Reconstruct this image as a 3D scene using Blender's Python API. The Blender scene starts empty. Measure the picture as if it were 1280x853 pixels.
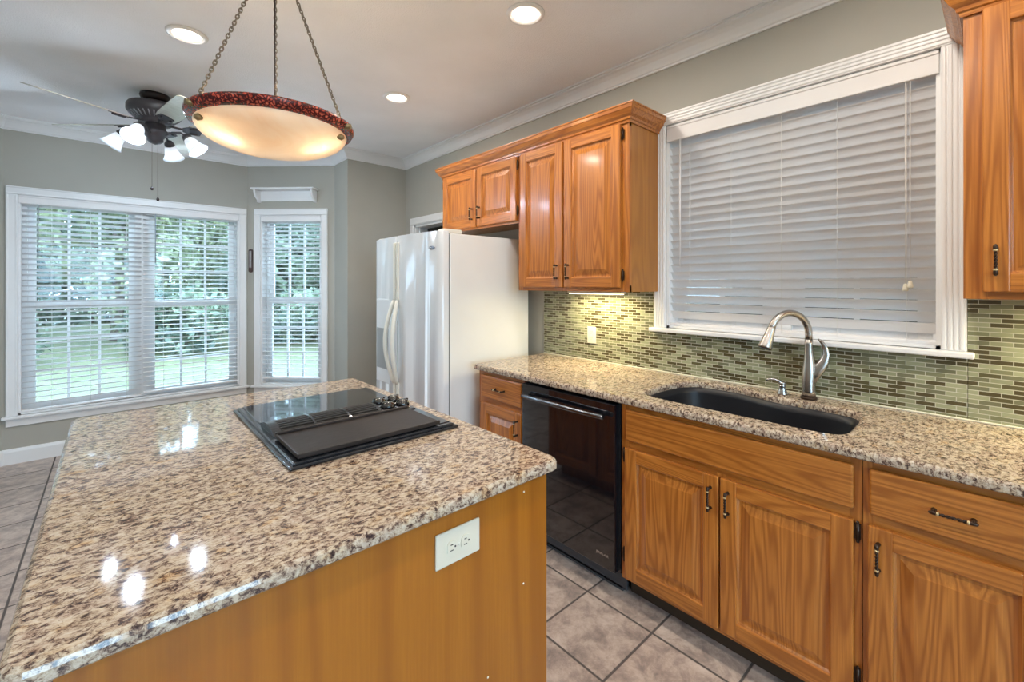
import bpy, bmesh, math, random
from mathutils import Vector, Matrix
from mathutils.noise import noise as vnoise
random.seed(7)
R = math.radians
SC = bpy.context.scene
COL = SC.collection

# ------------------------------------------------------------------ camera, world, exposure
cd = bpy.data.cameras.new('camera')
cam = bpy.data.objects.new('camera', cd); COL.objects.link(cam)
cam.location = (-2.3, 0.0, 1.409)
cam.rotation_euler = (R(90), 0, R(-42.1))
cd.sensor_width = 36; cd.sensor_fit = 'HORIZONTAL'
cd.lens = 553.0/1280*36
cd.shift_y = -71.5/1280
cd.clip_start = 0.02; cd.clip_end = 300
SC.camera = cam
SC.view_settings.view_transform = 'Standard'
SC.view_settings.look = 'None'
SC.view_settings.exposure = 0.48
SC.view_settings.gamma = 1.0
SC.view_settings.use_curve_mapping = False

SKY = 12.5            # overcast sky strength
CAN_W = 8.0         # recessed can, watts
CAN_COL = (1.0, 0.90, 0.78)
PEND_W = 17.0
FAN_W = 10.5
UNDER_W = 4.4

world = bpy.data.worlds.new('world'); SC.world = world
world.use_nodes = True
bg = world.node_tree.nodes['Background']
bg.inputs[0].default_value = (0.50, 0.74, 1.0, 1)
bg.inputs[1].default_value = SKY

def light(name, kind, loc, power, color, rot=(0, 0, 0), **kw):
    ld = bpy.data.lights.new(name, kind); ld.energy = power; ld.color = color
    for k, v in kw.items():
        if k == 'portal': ld.cycles.is_portal = v
        else: setattr(ld, k, v)
    o = bpy.data.objects.new(name, ld); COL.objects.link(o)
    o.location = loc; o.rotation_euler = rot
    return o

# daylight portals just outside the bay openings and the added rear fill window (portals only guide sky sampling)
light('window_portal', 'AREA', (-2.1, 5.42, 1.25), 1, (1, 1, 1), (R(-90), 0, 0), shape='RECTANGLE', size=1.6, size_y=1.8, portal=True)
light('window_portal', 'AREA', (-0.82, 5.0, 1.25), 1, (1, 1, 1), (R(-90), 0, R(-45)), shape='RECTANGLE', size=.72, size_y=1.8, portal=True)
light('window_portal', 'AREA', (-3.38, 5.0, 1.25), 1, (1, 1, 1), (R(-90), 0, R(45)), shape='RECTANGLE', size=.72, size_y=1.8, portal=True)
light('window_portal', 'AREA', (-2.6, -2.75, 1.45), 1, (1, 1, 1), (R(90), 0, 0), shape='RECTANGLE', size=2.7, size_y=2.0, portal=True)

# ------------------------------------------------------------------ materials
def new_mat(name):
    m = bpy.data.materials.new(name); m.use_nodes = True
    nt = m.node_tree; p = nt.nodes['Principled BSDF']
    return m, nt, p

def N(nt, t, **kw):
    n = nt.nodes.new(t)
    for k, v in kw.items(): setattr(n, k, v)
    return n

def ramp(nt, stops, interp='LINEAR'):
    n = N(nt, 'ShaderNodeValToRGB'); cr = n.color_ramp; cr.interpolation = interp
    while len(cr.elements) > 1: cr.elements.remove(cr.elements[-1])
    cr.elements[0].position = stops[0][0]; cr.elements[0].color = (*stops[0][1], 1)
    for p, c in stops[1:]:
        e = cr.elements.new(p); e.color = (*c, 1)
    return n

def math_n(nt, op, a, b=None):
    n = N(nt, 'ShaderNodeMath', operation=op)
    for i, v in enumerate((a, b)):
        if v is None: continue
        if isinstance(v, (int, float)): n.inputs[i].default_value = v
        else: nt.links.new(v, n.inputs[i])
    return n.outputs[0]

def mix_col(nt, fac, a, b, blend='MIX'):
    n = N(nt, 'ShaderNodeMix', data_type='RGBA', blend_type=blend)
    for i, v in ((0, fac), (6, a), (7, b)):
        if isinstance(v, (int, float)): n.inputs[i].default_value = v
        elif isinstance(v, tuple): n.inputs[i].default_value = (*v, 1)
        else: nt.links.new(v, n.inputs[i])
    return n.outputs[2]

def coords(nt, scale=(1, 1, 1), rnd=0.0, kind='Object', offs=(0, 0, 0)):
    tc = N(nt, 'ShaderNodeTexCoord'); mp = N(nt, 'ShaderNodeMapping')
    out = tc.outputs[kind]
    if rnd:
        oi = N(nt, 'ShaderNodeObjectInfo')
        r = math_n(nt, 'MULTIPLY', oi.outputs['Random'], rnd)
        va = N(nt, 'ShaderNodeVectorMath', operation='ADD')
        nt.links.new(out, va.inputs[0]); nt.links.new(r, va.inputs[1]); out = va.outputs[0]
    nt.links.new(out, mp.inputs[0]); mp.inputs['Scale'].default_value = scale
    mp.inputs['Location'].default_value = offs
    return mp.outputs[0]

def noise_t(nt, vec, scale, detail=2, rough=.5, dist=0.0):
    n = N(nt, 'ShaderNodeTexNoise'); nt.links.new(vec, n.inputs['Vector'])
    n.inputs['Scale'].default_value = scale; n.inputs['Detail'].default_value = detail
    n.inputs['Roughness'].default_value = rough; n.inputs['Distortion'].default_value = dist
    return n

def bump(nt, p, h, strength=.2, dist=.002):
    b = N(nt, 'ShaderNodeBump'); b.inputs['Strength'].default_value = strength; b.inputs['Distance'].default_value = dist
    nt.links.new(h, b.inputs['Height']); nt.links.new(b.outputs[0], p.inputs['Normal'])

def paint(name, col, rough=.5, nz=None, spec=.5, metal=0.0, coat=0.0, var=0.03):
    m, nt, p = new_mat(name)
    v = coords(nt)
    n = noise_t(nt, v, 3.0, 3)
    c0 = tuple(max(0, x*(1-var)) for x in col); c1 = tuple(min(1, x*(1+var)) for x in col)
    r = ramp(nt, [(.3, c0), (.7, c1)]); nt.links.new(n.outputs[0], r.inputs[0])
    nt.links.new(r.outputs[0], p.inputs['Base Color'])
    p.inputs['Roughness'].default_value = rough; p.inputs['Metallic'].default_value = metal
    p.inputs['Specular IOR Level'].default_value = spec
    p.inputs['Coat Weight'].default_value = coat; p.inputs['Coat Roughness'].default_value = .05
    if nz:
        b = noise_t(nt, v, nz[0], 3, .6); bump(nt, p, b.outputs[0], nz[1], nz[2])
    return m

def wood(name, light_c, dark_c, axis='Z', ring=34, rough=.3, across=8.5, along=.55, coat=.25, pore=.35):
    m, nt, p = new_mat(name)
    s = [across]*3; f = [170]*3
    i = 'XYZ'.index(axis); s[i] = along; f[i] = 5
    v = coords(nt, tuple(s), 37.0); vf = coords(nt, tuple(f), 11.0)
    n = noise_t(nt, v, 1.0, 2.2, .45, .25)
    k = math_n(nt, 'SINE', math_n(nt, 'MULTIPLY', n.outputs[0], ring*3.3))
    k = math_n(nt, 'MULTIPLY_ADD', k, .5); nt.nodes[-1].inputs[2].default_value = .5
    k = math_n(nt, 'POWER', k, 1.7)
    fine = noise_t(nt, vf, 1.0, 3, .6)
    fr = ramp(nt, [(.42, (1, 1, 1)), (.62, (0, 0, 0))]); nt.links.new(fine.outputs[0], fr.inputs[0])
    big = noise_t(nt, v, .55, 2)
    a = mix_col(nt, big.outputs[0], tuple(x*.86 for x in light_c), tuple(min(1, x*1.1) for x in light_c))
    c1 = mix_col(nt, math_n(nt, 'MULTIPLY', k, .70), a, dark_c)
    c2 = mix_col(nt, math_n(nt, 'MULTIPLY', fr.outputs[0], pore), c1, dark_c)
    nt.links.new(c2, p.inputs['Base Color'])
    p.inputs['Roughness'].default_value = rough
    p.inputs['Coat Weight'].default_value = coat; p.inputs['Coat Roughness'].default_value = .12
    bump(nt, p, fr.outputs[0], .12, .0006)
    return m

OAKL = (.56, .205, .036); OAKD = (.27, .075, .010)
M = {}
M['oak_v'] = wood('oak_vertical_grain', OAKL, OAKD, 'Z')
M['oak_h'] = wood('oak_horizontal_grain', OAKL, OAKD, 'Y')
M['oak_x'] = wood('oak_crosswise_grain', OAKL, OAKD, 'X')
M['veneer'] = wood('oak_veneer_panel', (.39, .135, .010), (.27, .083, .006), 'Z', ring=16, across=4, along=.3, pore=.28, rough=.38)
M['wall'] = paint('grey_green_wall_paint', (.415, .40, .35), .75, (260, .12, .001))
M['ceiling'] = paint('stippled_ceiling', (.90, .905, .93), .9, (150, .7, .005))
M['trim'] = paint('white_gloss_trim', (.80, .80, .80), .35)
M['blind'] = paint('white_blind_slat', (.80, .79, .79), .45)
M['cord'] = paint('white_cord', (.78, .76, .72), .7)
M['white_enamel'] = paint('white_refrigerator_enamel', (.76, .76, .74), .22, (420, .06, .0006), coat=.3)
M['white_gloss'] = paint('white_glossy_door', (.74, .76, .78), .17, coat=.3)
M['offwhite'] = paint('off_white_plastic', (.74, .72, .64), .35)
M['dark_plastic'] = paint('dark_grey_plastic', (.06, .06, .065), .4)
M['seam'] = paint('dark_grey_gasket', (.10, .10, .10), .6)  # plain dark grey gasket between refrigerator body and doors
M['ivory'] = paint('ivory_plastic', (.68, .64, .52), .35)
M['slot'] = paint('dark_slot', (.03, .025, .02), .6)
M['bronze'] = paint('oil_rubbed_bronze', (.055, .035, .025), .38, (300, .4, .002), metal=.8)
M['brass_hi'] = paint('aged_brass_band', (.62, .50, .28), .35, metal=.8)
M['steel'] = paint('brushed_nickel', (.46, .44, .42), .27, metal=1.0)
M['black_gloss'] = paint('black_gloss_panel', (.006, .006, .008), .05, spec=.6, coat=.6)
M['black_enamel'] = paint('black_enamel_frame', (.012, .014, .018), .16, coat=.4)
M['griddle'] = paint('dark_brown_griddle', (.024, .018, .016), .42, (60, .25, .002), spec=.25, var=.35)
M['grille'] = paint('dark_vent_grille', (.03, .026, .024), .42)
M['chrome'] = paint('chrome', (.75, .75, .77), .12, metal=1.0)
M['dwhandle'] = paint('dark_steel_handle', (.16, .17, .19), .22, metal=1.0)
M['sink'] = paint('black_composite_sink', (.005, .006, .010), .45, (500, .1, .0004))
M['fan_metal'] = paint('pewter_fan_metal', (.10, .10, .115), .38, metal=.6)
M['fan_dark'] = paint('dark_bronze_canopy', (.035, .028, .03), .4, metal=.5)
M['fan_blade'] = wood('pale_fan_blade', (.62, .62, .57), (.5, .5, .45), 'X', pore=.1)
M['thermo'] = paint('dark_thermometer_case', (.07, .04, .035), .4)
M['thermo_face'] = paint('grey_thermometer_scale', (.35, .33, .33), .5, (180, .5, .002), var=.3)
M['caulk'] = paint('pale_caulk', (.70, .68, .55), .5)

def emit(name, col, s):
    m = bpy.data.materials.new(name); m.use_nodes = True; nt = m.node_tree
    nt.nodes.remove(nt.nodes['Principled BSDF'])
    e = N(nt, 'ShaderNodeEmission'); e.inputs[0].default_value = (*col, 1); e.inputs[1].default_value = s
    nt.links.new(e.outputs[0], nt.nodes['Material Output'].inputs[0]); return m
M['lens'] = emit('glowing_lens', (1.0, .86, .70), 6.0)
M['bulb'] = emit('glowing_bulb', (.95, .97, 1.0), 6.0)

def glass_mat():
    m = bpy.data.materials.new('window_glass'); m.use_nodes = True; nt = m.node_tree
    nt.nodes.remove(nt.nodes['Principled BSDF'])
    t = N(nt, 'ShaderNodeBsdfTransparent'); g = N(nt, 'ShaderNodeBsdfGlossy'); g.inputs['Roughness'].default_value = .02
    t.inputs[0].default_value = (.95, .98, .97, 1)
    f = N(nt, 'ShaderNodeFresnel'); f.inputs[0].default_value = 1.35
    x = N(nt, 'ShaderNodeMixShader')
    nt.links.new(f.outputs[0], x.inputs[0]); nt.links.new(t.outputs[0], x.inputs[1]); nt.links.new(g.outputs[0], x.inputs[2])
    nt.links.new(x.outputs[0], nt.nodes['Material Output'].inputs[0]); return m
M['glass'] = glass_mat()

def screen_mat():
    m = bpy.data.materials.new('dimming_screen_mesh'); m.use_nodes = True; nt = m.node_tree
    p = nt.nodes['Principled BSDF']; p.inputs['Base Color'].default_value = (.03, .03, .035, 1); p.inputs['Roughness'].default_value = .8
    t = N(nt, 'ShaderNodeBsdfTransparent'); x = N(nt, 'ShaderNodeMixShader'); x.inputs[0].default_value = .62
    nt.links.new(t.outputs[0], x.inputs[1]); nt.links.new(p.outputs[0], x.inputs[2]); nt.links.new(x.outputs[0], nt.nodes['Material Output'].inputs[0]); return m
M['screen'] = screen_mat()  # half-transparent dark sheet, added to dim the view through the sink blind

def translucent_mat(name, stops, nscale, tr=.7, rough=.3, dist=1.5):
    m, nt, p = new_mat(name)
    v = coords(nt); n = noise_t(nt, v, nscale, 5, .6, dist)
    r = ramp(nt, stops); nt.links.new(n.outputs[0], r.inputs[0])
    nt.links.new(r.outputs[0], p.inputs['Base Color']); p.inputs['Roughness'].default_value = rough
    tl = N(nt, 'ShaderNodeBsdfTranslucent'); nt.links.new(r.outputs[0], tl.inputs[0])
    x = N(nt, 'ShaderNodeMixShader'); x.inputs[0].default_value = tr
    nt.links.new(p.outputs[0], x.inputs[1]); nt.links.new(tl.outputs[0], x.inputs[2])
    nt.links.new(x.outputs[0], nt.nodes['Material Output'].inputs[0]); return m
M['alabaster'] = translucent_mat('veined_alabaster', [(.25, (.76, .56, .38)), (.42, (.88, .75, .60)), (.6, (.92, .83, .71)), (.8, (.94, .87, .78))], 4.0, .36)
M['frosted'] = translucent_mat('frosted_glass_shade', [(.3, (.74, .77, .80)), (.7, (.86, .88, .90))], 18, .45)

def rim_mat():
    m, nt, p = new_mat('crackled_red_rim')
    v = coords(nt)
    d = noise_t(nt, v, 30, 3)
    va = N(nt, 'ShaderNodeVectorMath', operation='SCALE'); va.inputs['Scale'].default_value = .03
    nt.links.new(d.outputs['Color'], va.inputs[0])
    ad = N(nt, 'ShaderNodeVectorMath', operation='ADD'); nt.links.new(v, ad.inputs[0]); nt.links.new(va.outputs[0], ad.inputs[1])
    vo = N(nt, 'ShaderNodeTexVoronoi', feature='DISTANCE_TO_EDGE'); vo.inputs['Scale'].default_value = 85
    nt.links.new(ad.outputs[0], vo.inputs['Vector'])
    r = ramp(nt, [(0, (.04, .006, .008)), (.10, (.10, .012, .012)), (.22, (.55, .07, .04)), (.6, (.85, .26, .16))])
    nt.links.new(vo.outputs[0], r.inputs[0])
    n2 = noise_t(nt, v, 14, 3)
    r2 = ramp(nt, [(.36, (.25, .08, .08)), (.55, (1, 1, 1))]); nt.links.new(n2.outputs[0], r2.inputs[0])
    c = mix_col(nt, .75, r.outputs[0], r2.outputs[0], 'MULTIPLY')
    nt.links.new(c, p.inputs['Base Color']); p.inputs['Roughness'].default_value = .25
    bump(nt, p, vo.outputs[0], .5, .002); return m
M['rim'] = rim_mat()

def granite():
    m, nt, p = new_mat('speckled_granite')
    v0 = coords(nt, (1, 1, 1))
    mp = N(nt, 'ShaderNodeMapping'); nt.links.new(v0, mp.inputs[0]); mp.inputs['Rotation'].default_value = (0, 0, R(25)); mp.inputs['Scale'].default_value = (1.0, 1.55, 1.2)
    v = mp.outputs[0]
    d = noise_t(nt, v, 34, 3, .6)
    va = N(nt, 'ShaderNodeVectorMath', operation='SCALE'); va.inputs['Scale'].default_value = .035
    nt.links.new(d.outputs['Color'], va.inputs[0])
    ad = N(nt, 'ShaderNodeVectorMath', operation='ADD'); nt.links.new(v, ad.inputs[0]); nt.links.new(va.outputs[0], ad.inputs[1])
    w = ad.outputs[0]
    a = noise_t(nt, w, 66, 6, .74)
    base = ramp(nt, [(.355, (.030, .020, .022)), (.412, (.085, .056, .050)), (.45, (.20, .138, .105)), (.49, (.36, .285, .215)), (.55, (.50, .425, .335)), (.70, (.60, .545, .46))])
    nt.links.new(a.outputs[0], base.inputs[0])
    b = noise_t(nt, w, 19, 3, .6)
    tint = ramp(nt, [(.34, (.80, .72, .70)), (.46, (1, 1, 1)), (.60, (1.0, .97, .90)), (.70, (.98, .80, .58))])
    nt.links.new(b.outputs[0], tint.inputs[0])
    c = mix_col(nt, .9, base.outputs[0], tint.outputs[0], 'MULTIPLY')
    s = N(nt, 'ShaderNodeTexVoronoi'); s.inputs['Scale'].default_value = 140; nt.links.new(w, s.inputs['Vector'])
    sr = ramp(nt, [(.16, (1, 1, 1)), (.24, (0, 0, 0))]); nt.links.new(s.outputs['Distance'], sr.inputs[0])
    sel = noise_t(nt, v, 30, 2); selr = ramp(nt, [(.52, (0, 0, 0)), (.6, (1, 1, 1))]); nt.links.new(sel.outputs[0], selr.inputs[0])
    k = math_n(nt, 'MULTIPLY', sr.outputs[0], selr.outputs[0])
    c = mix_col(nt, k, c, (.07, .04, .035))
    nt.links.new(c, p.inputs['Base Color'])
    p.inputs['Roughness'].default_value = .055; p.inputs['Specular IOR Level'].default_value = .5
    return m
M['granite'] = granite()

def grid_coords(nt, ax, ay, px, py, ox, oy):
    """cell fraction + cell index of a square grid laid on object axes"""
    tc = N(nt, 'ShaderNodeTexCoord'); s = N(nt, 'ShaderNodeSeparateXYZ'); nt.links.new(tc.outputs['Object'], s.inputs[0])
    u = math_n(nt, 'DIVIDE', math_n(nt, 'SUBTRACT', s.outputs[ax], ox), px)
    v = math_n(nt, 'DIVIDE', math_n(nt, 'SUBTRACT', s.outputs[ay], oy), py)
    return tc, u, v

def tile_floor():
    m, nt, p = new_mat('stone_look_floor_tile')
    tc, u, v = grid_coords(nt, 0, 1, .3263, .3263, -.685, 1.272)
    fu = math_n(nt, 'FRACT', u); fv = math_n(nt, 'FRACT', v)
    eu = math_n(nt, 'MINIMUM', fu, math_n(nt, 'SUBTRACT', 1.0, fu)); ev = math_n(nt, 'MINIMUM', fv, math_n(nt, 'SUBTRACT', 1.0, fv))
    e = math_n(nt, 'MINIMUM', eu, ev)
    g = ramp(nt, [(.011, (0, 0, 0)), (.017, (1, 1, 1))]); nt.links.new(e, g.inputs[0])
    cu = math_n(nt, 'FLOOR', u); cv = math_n(nt, 'FLOOR', v)
    cc = N(nt, 'ShaderNodeCombineXYZ'); nt.links.new(cu, cc.inputs[0]); nt.links.new(cv, cc.inputs[1])
    wn = N(nt, 'ShaderNodeTexWhiteNoise', noise_dimensions='3D'); nt.links.new(cc.outputs[0], wn.inputs['Vector'])
    off = N(nt, 'ShaderNodeVectorMath', operation='SCALE'); off.inputs['Scale'].default_value = 9; nt.links.new(wn.outputs['Color'], off.inputs[0])
    ad = N(nt, 'ShaderNodeVectorMath', operation='ADD'); nt.links.new(tc.outputs['Object'], ad.inputs[0]); nt.links.new(off.outputs[0], ad.inputs[1])
    n1 = noise_t(nt, ad.outputs[0], 11, 9, .74, .3)
    col = ramp(nt, [(.32, (.20, .165, .15)), (.45, (.34, .265, .225)), (.53, (.46, .365, .305)), (.66, (.58, .485, .42))])
    nt.links.new(n1.outputs[0], col.inputs[0])
    br = math_n(nt, 'MULTIPLY_ADD', wn.outputs['Value'], .14); nt.nodes[-1].inputs[2].default_value = .93
    c = N(nt, 'ShaderNodeVectorMath', operation='SCALE'); nt.links.new(col.outputs[0], c.inputs[0]); nt.links.new(br, c.inputs['Scale'])
    cf = mix_col(nt, g.outputs[0], (.085, .07, .062), c.outputs[0])
    nt.links.new(cf, p.inputs['Base Color'])
    rr = math_n(nt, 'MULTIPLY_ADD', g.outputs[0], -.45); nt.nodes[-1].inputs[2].default_value = .75
    nt.links.new(rr, p.inputs['Roughness'])
    bump(nt, p, g.outputs[0], .6, .003)
    return m
M['floor'] = tile_floor()

def mosaic():
    m, nt, p = new_mat('glass_mosaic_backsplash')
    tc, u, v = grid_coords(nt, 1, 2, .0555, .01625, 0, .914)
    row = math_n(nt, 'FLOOR', v)
    odd = math_n(nt, 'MULTIPLY', math_n(nt, 'MODULO', row, 2.0), .5)
    u2 = math_n(nt, 'ADD', math_n(nt, 'ADD', u, odd), 100)
    fu = math_n(nt, 'FRACT', u2); fv = math_n(nt, 'FRACT', v); cu = math_n(nt, 'FLOOR', u2)
    eu = math_n(nt, 'MULTIPLY', math_n(nt, 'MINIMUM', fu, math_n(nt, 'SUBTRACT', 1.0, fu)), .0555)
    ev = math_n(nt, 'MULTIPLY', math_n(nt, 'MINIMUM', fv, math_n(nt, 'SUBTRACT', 1.0, fv)), .01625)
    e = math_n(nt, 'MULTIPLY', math_n(nt, 'MINIMUM', eu, ev), 100)
    g = ramp(nt, [(.10, (0, 0, 0)), (.15, (1, 1, 1))]); nt.links.new(e, g.inputs[0])
    cc = N(nt, 'ShaderNodeCombineXYZ'); nt.links.new(cu, cc.inputs[0]); nt.links.new(row, cc.inputs[1])
    wn = N(nt, 'ShaderNodeTexWhiteNoise', noise_dimensions='3D'); nt.links.new(cc.outputs[0], wn.inputs['Vector'])
    col = ramp(nt, [(0, (.075, .062, .028)), (.22, (.095, .085, .040)), (.3, (.15, .15, .09)), (.52, (.18, .185, .105)), (.62, (.25, .26, .16)), (.82, (.30, .315, .20)), (1, (.35, .365, .25))], 'CONSTANT')
    nt.links.new(wn.outputs['Value'], col.inputs[0])
    cf = mix_col(nt, g.outputs[0], (.47, .455, .36), col.outputs[0])
    nt.links.new(cf, p.inputs['Base Color'])
    rr = math_n(nt, 'MULTIPLY_ADD', g.outputs[0], -.45); nt.nodes[-1].inputs[2].default_value = .6
    nt.links.new(rr, p.inputs['Roughness'])
    bump(nt, p, g.outputs[0], .5, .001)
    return m
M['mosaic'] = mosaic()

def leaf_mat(name, a, b):
    m, nt, p = new_mat(name); v = coords(nt); n = noise_t(nt, v, 1.3, 4)
    r = ramp(nt, [(.35, a), (.65, b)]); nt.links.new(n.outputs[0], r.inputs[0]); nt.links.new(r.outputs[0], p.inputs['Base Color'])
    p.inputs['Roughness'].default_value = .6
    tl = N(nt, 'ShaderNodeBsdfTranslucent'); nt.links.new(r.outputs[0], tl.inputs[0])
    x = N(nt, 'ShaderNodeMixShader'); x.inputs[0].default_value = .35
    nt.links.new(p.outputs[0], x.inputs[1]); nt.links.new(tl.outputs[0], x.inputs[2])
    nt.links.new(x.outputs[0], nt.nodes['Material Output'].inputs[0])
    return m
M['leaf'] = leaf_mat('green_leaves', (.12, .15, .09), (.35, .35, .20))
M['leaf_dark'] = leaf_mat('deep_green_leaves', (.06, .085, .065), (.20, .23, .145))
M['bark'] = paint('tree_bark', (.16, .12, .10), .9)
M['lawn'] = leaf_mat('lawn_grass', (.12, .125, .06), (.17, .165, .09))

# ------------------------------------------------------------------ mesh helpers
def bm_new(): return bmesh.new()

def box(bm, x0, x1, y0, y1, z0, z1, bev=0.0, seg=2, mi=0, mtx=None):
    t = bmesh.new() if bev or mtx is not None else bm
    vs = [t.verts.new((x, y, z)) for x in (x0, x1) for y in (y0, y1) for z in (z0, z1)]
    for f in ((0, 1, 3, 2), (4, 6, 7, 5), (0, 4, 5, 1), (2, 3, 7, 6), (0, 2, 6, 4), (1, 5, 7, 3)):
        fa = t.faces.new([vs[i] for i in f]); fa.material_index = mi
    if t is not bm:
        if bev: bmesh.ops.bevel(t, geom=list(t.edges), offset=bev, segments=seg, profile=.5, affect='EDGES', clamp_overlap=True)
        for f in t.faces: f.material_index = mi; f.smooth = False
        if mtx is not None: bmesh.ops.transform(t, matrix=mtx, verts=t.verts)
        merge(bm, t)

def merge(bm, t):
    me = bpy.data.meshes.new('tmp'); t.to_mesh(me); t.free(); bm.from_mesh(me); bpy.data.meshes.remove(me)

def frame_of(d):
    d = Vector(d).normalized(); a = Vector((0, 0, 1)) if abs(d.z) < .9 else Vector((1, 0, 0))
    u = d.cross(a).normalized(); return u, d.cross(u).normalized(), d

def tube(bm, pts, radii, n=12, cap=True, mi=0, smooth=True, flat=1.0):
    pts = [Vector(p) for p in pts]
    if isinstance(radii, (int, float)): radii = [radii]*len(pts)
    rings = []; u = None
    for i, p in enumerate(pts):
        d = (pts[min(i+1, len(pts)-1)] - pts[max(i-1, 0)]).normalized()
        if u is None: u, w, _ = frame_of(d)
        else:
            u = (u - d*u.dot(d)).normalized(); w = d.cross(u)
        r = radii[i]
        rings.append([bm.verts.new(p + u*math.cos(a)*r + w*math.sin(a)*r*flat) for a in (2*math.pi*k/n for k in range(n))])
    for a, b in zip(rings, rings[1:]):
        for k in range(n):
            f = bm.faces.new((a[k], a[(k+1) % n], b[(k+1) % n], b[k])); f.smooth = smooth; f.material_index = mi
    if cap:
        for r in (rings[0][::-1], rings[-1]):
            f = bm.faces.new(r); f.material_index = mi

def lathe(bm, prof, c=(0, 0, 0), n=40, mi=0, smooth=True, mtx=None, close=False):
    """prof = [(r, z)...] spun about the vertical axis through c"""
    t = bmesh.new(); rings = []
    for r, z in prof:
        if r < 1e-6: rings.append([t.verts.new((0, 0, z))])
        else: rings.append([t.verts.new((r*math.cos(2*math.pi*k/n), r*math.sin(2*math.pi*k/n), z)) for k in range(n)])
    pairs = list(zip(rings, rings[1:]))
    if close: pairs.append((rings[-1], rings[0]))
    for a, b in pairs:
        for k in range(n):
            q = (k+1) % n
            if len(a) == 1 and len(b) == 1: continue
            vs = [a[0], b[q], b[k]] if len(a) == 1 else ([a[k], a[q], b[0]] if len(b) == 1 else [a[k], a[q], b[q], b[k]])
            f = t.faces.new(vs); f.smooth = smooth; f.material_index = mi
    if mtx is not None: bmesh.ops.transform(t, matrix=mtx, verts=t.verts)
    bmesh.ops.translate(t, vec=Vector(c), verts=t.verts)
    merge(bm, t)

def prism(bm, poly, z0, z1, mtx=None, mi=0, bev=0.0):
    """poly in XY (list of 2-tuples) extruded z0..z1"""
    t = bmesh.new()
    a = [t.verts.new((x, y, z0)) for x, y in poly]; b = [t.verts.new((x, y, z1)) for x, y in poly]
    n = len(poly)
    t.faces.new(a[::-1]); t.faces.new(b)
    for k in range(n): t.faces.new((a[k], a[(k+1) % n], b[(k+1) % n], b[k]))
    if bev: bmesh.ops.bevel(t, geom=[e for e in t.edges if abs(e.verts[0].co.z-e.verts[1].co.z) < 1e-9], offset=bev, segments=3, profile=.5, affect='EDGES', clamp_overlap=True)
    for f in t.faces: f.material_index = mi
    if mtx is not None: bmesh.ops.transform(t, matrix=mtx, verts=t.verts)
    merge(bm, t)

ORG = {}
def obj(name, bm, mats, parent=None, origin=None, smooth=False):
    if not isinstance(mats, (list, tuple)): mats = [mats]
    bmesh.ops.recalc_face_normals(bm, faces=bm.faces)
    if parent is not None: og = ORG[parent]
    elif origin is not None: og = Vector(origin)
    else:
        xs = [v.co for v in bm.verts]
        og = Vector(((min(v.x for v in xs)+max(v.x for v in xs))/2, (min(v.y for v in xs)+max(v.y for v in xs))/2, min(v.z for v in xs)))
    bmesh.ops.translate(bm, vec=-og, verts=bm.verts)
    if smooth:
        for f in bm.faces: f.smooth = True
    me = bpy.data.meshes.new(name); bm.to_mesh(me); bm.free()
    for m in mats: me.materials.append(m if not isinstance(m, str) else M[m])
    o = bpy.data.objects.new(name, me); COL.objects.link(o)
    if parent is not None: o.parent = parent
    else: o.location = og
    ORG[o] = og
    return o

def tag(o, label, cat, group=None, kind=None):
    if label: o['label'] = label
    if cat: o['category'] = cat
    if group: o['group'] = group
    if kind: o['kind'] = kind
    return o

def thing(name, loc, label=None, cat=None, group=None, kind=None):
    o = bpy.data.objects.new(name, None); COL.objects.link(o); o.location = loc; o.empty_display_size = .1
    ORG[o] = Vector(loc)
    return tag(o, label, cat, group, kind)

def struct(name, bm, mat, origin=(0, 0, 0)):
    o = obj(name, bm, mat, origin=origin); o['kind'] = 'structure'; return o

def copy_tree(o, parent=None):
    c = o.copy(); COL.objects.link(c)
    if parent is not None: c.parent = parent
    ORG[c] = ORG.get(o, Vector((0, 0, 0)))
    for ch in [x for x in bpy.data.objects if x.parent == o]: copy_tree(ch, c)
    return c

# ------------------------------------------------------------------ room shell
H = 2.70
PA = Vector((-.621, 4.557)); PB = Vector((-1.269, 5.19)); PC = Vector((-2.93, 5.19)); PD = Vector((-3.578, 4.557))
YP = 4.216; XL = -4.6; YR = -2.7; TH = .14

def wall_frame(o, d, n):
    """local (s, t, z) -> world; s along the wall, t outwards"""
    return Matrix(((d[0], n[0], 0, o[0]), (d[1], n[1], 0, o[1]), (0, 0, 1, 0), (0, 0, 0, 1)))
F_SINK = wall_frame((0, 0), (0, 1), (1, 0))
F_BAY = wall_frame((0, 5.19), (1, 0), (0, 1))
dR = (PA-PB).normalized(); F_ANGR = wall_frame(PB, dR, (-dR.y, dR.x) if -dR.y > 0 else (dR.y, -dR.x))
dL = (PD-PC).normalized(); F_ANGL = wall_frame(PC, dL, (dL.y, -dL.x) if dL.y < 0 and -dL.x > 0 and dL.y < 0 else (-dL.y, dL.x))
F_REAR = wall_frame((0, YR), (1, 0), (0, -1))

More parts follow.
